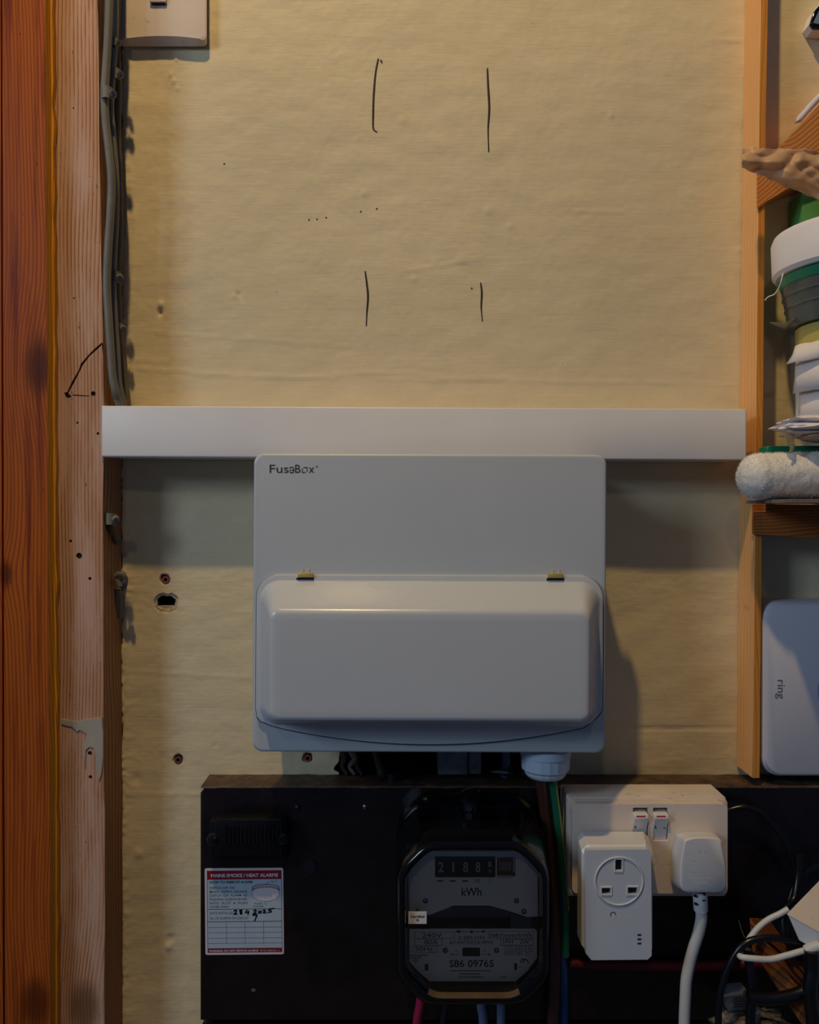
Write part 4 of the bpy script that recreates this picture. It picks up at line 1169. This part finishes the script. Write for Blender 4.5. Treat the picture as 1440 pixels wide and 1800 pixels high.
# pale box
pb = thing('pale_box', 'small pale plastic box with white lid and blue grey side, tilted, at the right edge', 'box', P(1440, 1650, .09))
A0, A1, A2, A3 = (1384, 1607), (1440, 1549), (1560, 1600), (1500, 1668)
def tilt_box(front, drop, d0, d1):
    top = [P(1384, 1606, .085), P(1442, 1545, .060), P(1560, 1600, .060), P(1500, 1668, .110)]
    return top
tp = [P(1384, 1607, .100), P(1443, 1546, .070), P(1540, 1590, .080), P(1484, 1662, .112)]
nrm = (tp[1] - tp[0]).cross(tp[3] - tp[0]).normalized()
if nrm.z < 0: nrm = -nrm
dn = -nrm * .020
dn = Vector((.008, -.004, -.021))
v = tp + [p + dn for p in tp]
f = [(0, 1, 2, 3), (7, 6, 5, 4), (0, 4, 5, 1), (1, 5, 6, 2), (2, 6, 7, 3), (3, 7, 4, 0)]
pbm = mesh_obj('box_body', v, f, M['white_fresh'], pb, smooth=20); bevel(pbm, .001)
v = [p + (p - (tp[0] + tp[2]) / 2) * .01 + Vector((0, -.0003, .0006)) for p in tp]; v2 = [p + Vector((.0006, .0, -.0018)) for p in v]
bevel(mesh_obj('box_lid', v + v2, f, M['oldwhite'], pb, smooth=20), .0004)
v, f = sweep(catmull([P(1442, 1662, .112), P(1434, 1664, .111), P(1424, 1668, .110), P(1418, 1671, .109)], 4), .0044, None, 12); o = mesh_obj('cable_boot', v, f, M['white_cord'], pb)
# timber offcut leaning
tb = thing('timber_offcut', 'orange brown timber offcut lying slantwise in the lower right corner', 'timber', P(1380, 1800, .05))
v = [P(1318, 1614, .050), P(1372, 1618, .040), P(1470, 1760, .055), P(1420, 1790, .080),
     P(1326, 1700, .085), P(1318, 1614, .050)]
top = [P(1317, 1612, .060), P(1384, 1624, .038), P(1500, 1790, .038), P(1412, 1738, .095)]
a = [P(1317, 1612, .062), P(1330, 1610, .038), P(1520, 1800, .038), P(1420, 1736, .098)]
# a bar: end A at upper left, end B at lower right
A_ = [P(1317, 1613, .070), P(1378, 1624, .040), P(1378, 1690, .040), P(1322, 1680, .070)]
d_ = P(1520, 1868, .105) - P(1345, 1613, .070)
A_ = [P(1317, 1612, .074), P(1352, 1614, .040), P(1352, 1668, .040), P(1322, 1672, .074)]
B_ = [p + d_ for p in A_]
v = A_ + B_
f = [(0, 1, 2, 3), (7, 6, 5, 4), (0, 4, 5, 1), (1, 5, 6, 2), (2, 6, 7, 3), (3, 7, 4, 0)]
bevel(mesh_obj('timber_body', v, f, M['wood_block'], tb, smooth=20), .0012)
# clear connector
cc = thing('clear_connector', 'clear plastic network connector among the black cables', 'connector', P(1300, 1780, .06))
prism('connector_shell', [(1283, 1748), (1316, 1745), (1318, 1776), (1281, 1778)], .078, .062, M['clear'], cc, bev=.0008)
for k in range(5):
    prism('contact', [(1290, 1752 + k * 4.6), (1314, 1751 + k * 4.6), (1314, 1752.6 + k * 4.6), (1290, 1753.6 + k * 4.6)], .0790, .0775, M['steel'], cc)
prism('latch', [(1272, 1750), (1300, 1748), (1300, 1751), (1272, 1752.5)], .0805, .079, M['clear'], cc)
# rubble heap
bm = bmesh.new(); bmesh.ops.create_icosphere(bm, subdivisions=4, radius=1)
c = P(1325, 1806, .075)
for q_ in bm.verts:
    n_ = noise.noise(q_.co * 3) * .35 + noise.noise(q_.co * 9) * .15
    q_.co = Vector((q_.co.x * .034 * (1 + n_), q_.co.y * .022 * (1 + n_), q_.co.z * .014 * (1 + n_))) + c
me = bpy.data.meshes.new('x'); bm.to_mesh(me)
o = mesh_obj('rubble', [v.co for v in me.vertices], [tuple(p.vertices) for p in me.polygons], M['grit'], smooth=20); tag(o, 'grey crumbly mortar rubble below the clear connector', 'rubble'); bm.free()

# ------------------------------------------------------------------ right: shelf frame
up_ = thing('shelf_upright', 'pale pine shelf upright standing against the wall right of the trunking', 'shelf upright', P(1310, 1360, 0))
def uprx(y):     # left edge of the front face in px at d .037
    return 1337.5 - 14.5 * min(1.3, max(-.2, y / 1365.0)) ** .8 if y > 0 else 1337.5 + y * -.01
d0 = .037
yl = [-500, 0, 200, 400, 600, 800, 1000, 1200, 1368]
fl_ = [P(uprx(y), y, d0) for y in yl]; fr_ = [P(uprx(y) + 13, y, d0) for y in yl]
ring_f = fl_ + fr_[::-1]
ring_b = [Vector((p.x, -.0008, p.z)) for p in ring_f]
v, f = loft([ring_b, ring_f])
um = mesh_obj('upright_body', v, f, None, up_, smooth=20, mats=[M['pine'], M['pine_edge']])
for p in um.data.polygons:
    if p.normal.y < -.5: p.material_index = 1
bevel(um, .0004, 1, 50)
br = thing('shelf_brace', 'slanting orange pine brace at the upper right with curved grain', 'brace', P(1500, 250, .002))
prism('brace_tab', [(1332, 366), (1332, 300), (1350, 281), (1350, 352)], .0395, .0374, M['pine_brace'], br)
prism('brace_body', [(1349.5, 353), (1349.5, 281), (1372, 258), (1440, 186), (1600, 16), (1690, 100), (1470, 300), (1392, 328)], .0395, .0030, M['pine_brace'], br, bev=.0004)
rl = thing('shelf_rail', 'level orange pine rail under the fluffy roller', 'rail', P(1500, 950, .002))
prism('rail_tab', [(1325, 886), (1341, 886), (1341, 940), (1325, 939)], .0410, .0374, M['pine_rail'], rl)
prism('rail_body', [(1340.5, 886), (1700, 890), (1700, 963), (1340.5, 940)], .0410, .0030, M['pine_rail'], rl, bev=.0005)
z_top = P(0, 879.5, .05).z
sh = wbox('shelf_board', (.3145, -.135, P(0, 885.8, .041).z + .0001), (.56, -.0460, z_top), M['dusty_shelf']); tag(sh, 'thin dusty shelf board in front of the rail under roller and stacked tubs', 'shelf')

# ring-shaped alarm base
rb = thing('alarm_base_unit', 'square white alarm base unit with a round button standing on the board edge', 'alarm unit', P(1493, 1368, 0))
prism('unit_body', rr(1341, 1058, 1648, 1365.5, 32, 8), .036, .0015, M['ring_white'], rb, bev=.004, seg=4)
v, f = loft([PL(rr(1345, 1060, 1646, 1363, 30, 8), .0355), PL(rr(1346, 1061, 1646, 1362, 30, 8), .0375), PL(rr(1348, 1063, 1644, 1360, 28, 8), .0382)])
mesh_obj('front_plate', v, f, M['ring_white'], rb, smooth=50)
T = Text(.0384); T.add('ring', 1367, 1195, 13.5, w=33, ang=90); T.build('printed_word', M['grey_text'], rb)
lathe('round_button', P(1493, 1213, .038), (0, -1, 0), [(-.001, 56 * .752 / F), (.0006, 56 * .752 / F), (.0012, 54 * .752 / F)], plain('blue_grey_button', (128, 134, 178), .4, var=.02), rb, 64)
# device at the top right corner
dv = thing('wall_device', 'white rimmed device with dark frame and grey blue screen at the upper right corner', 'device', P(1470, 56, 0))
prism('device_case', [(1424, 42), (1431, 19), (1443, 4), (1530, -26), (1550, 20), (1540, 44), (1448, 53), (1430, 51)], .016, .0012, M['tape'], dv, bev=.002)
prism('dark_frame', [(1425, 41), (1432, 19), (1444, 5), (1520, -22), (1545, 20), (1534, 40), (1450, 50), (1430, 49)], .0185, .0155, M['bakelite'], dv, bev=.001)
prism('screen', [(1430, 40), (1440, 19), (1448, 12), (1514, -10), (1530, 20), (1520, 32), (1450, 44)], .0192, .018, M['screen'], dv)
# white cloth behind the brace
def blob(name, c, s, mat, amp=.25, f1=3, sub=4, seed=0, parent=None, flat=0):
    bm = bmesh.new(); bmesh.ops.create_icosphere(bm, subdivisions=sub, radius=1)
    V = []
    for q_ in bm.verts:
        n_ = amp * noise.noise(q_.co * f1 + Vector((seed, 0, 0))) + amp * .4 * noise.noise(q_.co * f1 * 3.1 + Vector((0, seed, 0)))
        V.append(Vector((q_.co.x * s[0], q_.co.y * s[1], q_.co.z * s[2])) * (1 + n_) + Vector(c))
    bm.verts.index_update()
    F_ = [tuple(x.index for x in p.verts) for p in bm.faces]; bm.free()
    return mesh_obj(name, V, F_, mat, parent, smooth=70)
V_ = catmull([P(1400, 215, .034), P(1409, 205.5, .034), P(1428, 184, .034), P(1480, 129, .034), P(1586, 16, .034)], 8)
v, f = sweep(V_, lambda t_: (.0030 + .0004 * noise.noise(Vector((t_ * 9, 1, 3)))) * min(1, .25 + t_ * 5), .0032, 16); o = mesh_obj('white_cloth', v, f, M['cloth'], smooth=70); tag(o, 'rolled white cloth lying on the upper edge of the slanting brace', 'cloth')

# crumpled translucent brown bag over upright and brace
nx, ny = 64, 34
V = []; Fq = []
tope = [(1304, 262), (1322, 259), (1346, 261), (1376, 262), (1410, 262), (1440, 266), (1500, 270), (1560, 280)]
bote = [(1304, 294), (1322, 303), (1334, 306), (1356, 316), (1376, 327), (1400, 334), (1440, 352), (1560, 380)]
def lerp_poly(pl_, t):
    s = t * (len(pl_) - 1); i = min(int(s), len(pl_) - 2); a = s - i
    return (pl_[i][0] * (1 - a) + pl_[i + 1][0] * a, pl_[i][1] * (1 - a) + pl_[i + 1][1] * a)
for j in range(ny + 1):
    for i in range(nx + 1):
        t, s = i / nx, j / ny
        a, b = lerp_poly(tope, t), lerp_poly(bote, t)
        px = a[0] + (b[0] - a[0]) * s; py = a[1] + (b[1] - a[1]) * s
        px += 3 * noise.noise(Vector((s * 6, 0, 2))) * (1 if i < 3 else .2); py += 4 * noise.noise(Vector((t * 16, s * 2, 2))) * (1 if j in (0, ny) else .3)
        cr_ = abs(noise.noise(Vector((px * .022, py * .03, 1)))) * .013 + noise.noise(Vector((px * .06, py * .08, 6))) * .0022
        d = .072 + .008 * math.sin(math.pi * s) + cr_
        V.append(P(px, py, d))
for j in range(ny):
    for i in range(nx):
        a = j * (nx + 1) + i; Fq.append((a, a + nx + 1, a + nx + 2, a + 1))
bag = mesh_obj('plastic_bag', V, Fq, M['bag'], smooth=50)
so = bag.modifiers.new('solid', 'SOLIDIFY'); so.thickness = .0005
tag(bag, 'crumpled translucent brown plastic bag hanging over the slanting brace', 'bag')

# stack of tubs and rolls on the shelf, axis off the right edge of the frame
sx_, sy_ = P(1502, 0, .080).x, -.080
def at(y, d=.08): return P(0, y, d).z
def stacked(name, prof_px, mat, label, cat, cx=sx_, cy=sy_, n=64, dpt=.08, closed=False, tilt=0, parts=True):
    pr_ = [(at(y, dpt), R_ * (D - dpt) / F) for y, R_ in prof_px]
    return pr_
def ring_obj(name, prof_px, mat, parent, cx=None, cy=-.080, dpt=.08, n=64, closed=False):
    cx = sx_ if cx is None else cx
    z0 = at(prof_px[0][0], dpt)
    pr_ = [(at(y, dpt) - z0, R_ * (D - dpt) / F) for y, R_ in prof_px]
    return lathe(name, Vector((cx, cy, z0)), (0, 0, 1), pr_, mat, parent, n, closed=closed, smooth=30)
# white tape roll on top
tpx = sx_ + .001
t = thing('white_tape_roll', 'wide white paper tape roll on top of the green lidded tub', 'tape roll', Vector((tpx, sy_, at(482))))
ring_obj('tape_winding', [(482, 128), (476, 134), (420, 136), (410, 132), (410, 70), (482, 70)], M['tape'], t, tpx, closed=True)
ring_obj('cardboard_core', [(481, 70), (411, 70), (411, 65), (481, 65)], M['yellowtub'], t, tpx, closed=True)
o = cable('white_thread', [(1377, 480, .085), (1374, 492, .085), (1370, 505, .083), (1362, 517, .08), (1351, 522, .078), (1345, 528, .077)], .0006, M['tape'], n=6); tag(o, 'thin white thread dangling from the tape roll', 'thread')
# tub with green lid
t = thing('green_lidded_tub', 'grey translucent round tub with green lid in the middle of the stack', 'tub', Vector((sx_, sy_, at(572))))
ring_obj('lid', [(500, 118), (485, 121), (483, 119), (483, 60)], M['greenlid'], t)
ring_obj('tub_body', [(572, 104), (560, 107), (541, 110), (539, 112), (537, 110.5), (520, 114), (518, 116), (516, 114.5), (500, 117)], M['tub'], t)
# yellow-beige tub
t = thing('yellow_tub', 'yellow beige round tub between the grey tub and the white paper roll', 'tub', Vector((sx_, sy_, at(610))))
ring_obj('tub_wall', [(612, 93), (574, 94), (573, 90)], M['yellowtub'], t)
v, f = sweep(catmull([P(1354, 567, .085), P(1366, 570, .085), P(1380, 573, .084), P(1392, 566, .082), P(1402, 556, .08)], 6), lambda t_: .0004 + .0055 * t_ * (1.25 - t_), .0006, 10); o = mesh_obj('plastic_wrap', v, f, M['wisp'], smooth=60); tag(o, 'wisp of crumpled clear wrap sticking out left of the stack', 'wrap')
# paper roll with torn sheets
t = thing('paper_roll', 'white paper roll with torn loose sheets on the folded cloth', 'paper roll', Vector((sx_, sy_, at(735))))
def sheet(name, y0, y1, R0, R1, a0, a1, seed, tail=0):
    n = 40; V = []; F_ = []
    for i in range(n + 1):
        a = math.radians(a0 + (a1 - a0) * i / n)
        for (y, R_) in ((y0, R0), ((y0 + y1) / 2, (R0 + R1) / 2), (y1, R1)):
            rj = R_ * (1 + .02 * noise.noise(Vector((i * .2, y * .05, seed))))
            e = tail * max(0, 1 - i / 8) * (1 if y == y1 else .45)
            yy = y + 2.5 * noise.noise(Vector((i * .35, y, seed)))
            r_ = (rj + e) * (D - .08) / F
            V.append(Vector((sx_ + r_ * math.cos(a), sy_ - r_ * math.sin(a), at(yy))))
    for i in range(n):
        for k in range(2):
            q0 = i * 3 + k; F_.append((q0, q0 + 3, q0 + 4, q0 + 1))
    o = mesh_obj(name, V, F_, M['paper'], t, smooth=60); m = o.modifiers.new('s', 'SOLIDIFY'); m.thickness = .0008
    return o
ring_obj('roll_core', [(738, 93), (612, 93)], M['paper'], t)
sheet('torn_sheet', 608, 640, 98, 106, 180, -20, 1, 14)
sheet('torn_sheet', 640, 692, 102, 104, 180, -20, 2, 4)
sheet('torn_sheet', 690, 738, 96, 97, 180, -20, 3, 2)
# folded cloths
def pillow(name, x0, x1, y0, y1, mat, seed, parent, d=.085, th=.05):
    c = (P(x0, (y0 + y1) / 2, d) + P(x1, (y0 + y1) / 2, d)) / 2
    return blob(name, c, ((P(x1, 0, d) - P(x0, 0, d)).x / 2, th, abs(at(y0, d) - at(y1, d)) / 2), mat, .20, 2.2, 4, seed, parent)
t = thing('folded_cloth', 'folded white and pinkish cloths under the paper roll', 'cloth', P(1480, 782, .08))
pillow('upper_fold', 1380, 1640, 726, 760, M['cloth'], 1, t, th=.042)
pillow('middle_fold', 1366, 1640, 738, 766, M['cloth'], 7, t, th=.044)
pillow('under_fold', 1386, 1640, 746, 774, M['cloth'], 12, t, th=.040)
o = pillow('lower_fold', 1400, 1640, 756, 777, M['cloth_pink'], 4, t, th=.042); o['label'] = 'pinkish fold'
v, f = sweep(catmull([P(1386, 762, .098), P(1389, 775, .104), P(1393, 785, .106), P(1389, 796, .108)], 5), lambda t_: .0055 * (1 - .85 * t_), .001, 8); mesh_obj('loose_tail', v, f, M['wisp'], t)
# flat container with green lid behind the roller
t = thing('flat_container', 'flat clear food container with green lid behind the fluffy roller', 'container', Vector((P(1480, 0, .055).x, -.055, z_top)))
xl, xr = P(1349, 0, .062).x, P(1640, 0, .065).x
zt_ = at(789, .062)
v = [(xl, -.0618, zt_ - .0045), (xr, -.0618, zt_ - .0035), (xr, -.044, zt_ - .0035), (xl, -.044, zt_ - .0045), (xl, -.0618, zt_ + .0026), (xr, -.0618, zt_ + .0036), (xr, -.044, zt_ + .0036), (xl, -.044, zt_ + .0026)]
f = [(0, 3, 2, 1), (4, 5, 6, 7), (0, 1, 5, 4), (1, 2, 6, 5), (2, 3, 7, 6), (3, 0, 4, 7)]
bevel(mesh_obj('lid', v, f, M['greenlid'], t, smooth=20), .0008)
bevel(wbox('container_body', (xl + .003, -.0605, z_top + .0003), (xr - .004, -.046, zt_ - .0042), M['tub'], t), .002)
# green box behind
o = box('green_box', 1410, 338, 1560, 560, .030, .004, M['greenbox'], bev=.0006); tag(o, 'green card box behind the tape roll at the right', 'box')
# fluffy roller sleeve
fr0 = thing('paint_roller_sleeve', 'fluffy grey paint roller sleeve lying on the shelf edge', 'paint roller', Vector((P(1420, 878, .085).x, -.085, z_top)))
rdx = .085; k_ = (D - rdx) / F
r0 = 40.5 * k_; x_l = P(1299, 838, rdx).x; x_r = P(1620, 838, rdx).x; zc = P(0, 838, rdx).z
nu, nv = 90, 48; V = []; F_ = []
def roller_pt(u, a):
    # u along, a around
    e = min(u * (x_r - x_l) / (r0 * .8), 1); e2 = min((1 - u) * (x_r - x_l) / (r0 * .8), 1)
    rr2 = r0 * math.sqrt(max(0, 1 - (1 - e) ** 2)) * math.sqrt(max(0, 1 - (1 - e2) ** 2))
    x = x_l + (x_r - x_l) * u
    n_ = .0007 * noise.noise(Vector((x * 90, a * 2.2, 1))) + .0006 * noise.noise(Vector((x * 260, a * 6, 4)))
    R_ = max(rr2 + (n_ if rr2 > 0 else 0), .0003)
    return Vector((x, -rdx + R_ * math.cos(a), zc + R_ * math.sin(a) * .99 + .0018 * (u * 2)))
for i in range(nu + 1):
    u = i / nu; u = u ** 1.5
    for j in range(nv): V.append(roller_pt(u, 2 * math.pi * j / nv))
for i in range(nu):
    for j in range(nv):
        j2 = (j + 1) % nv; F_.append((i * nv + j, i * nv + j2, (i + 1) * nv + j2, (i + 1) * nv + j))
F_.append(tuple(range(nv))); F_.append(tuple(range(nu * nv, nu * nv + nv))[::-1])
mesh_obj('fleece_sleeve', V, F_, M['fleece'], fr0, smooth=80)
V = []; F_ = []
for i in range(26000):
    u = random.random() ** 1.3; a = random.uniform(0, 2 * math.pi)
    p = roller_pt(u, a); c = Vector((p.x + (r0 if u < .05 else 0) * .6, -rdx, zc))
    nn = (p - c).normalized()
    tip = p + nn * random.uniform(.0003, .0013) + Vector((random.uniform(-1, 1), random.uniform(-1, 1), random.uniform(-1, 1))) * .0012
    s = Vector((random.uniform(-1, 1), random.uniform(-1, 1), random.uniform(-1, 1))).normalized() * .00016
    b = len(V); V += [p - nn * .0004 - s, p - nn * .0004 + s, tip]; F_.append((b, b + 1, b + 2))
o = mesh_obj('fleece_fibres', V, F_, M['fleece'], fr0, smooth=0, recalc=False); o['kind'] = 'stuff'
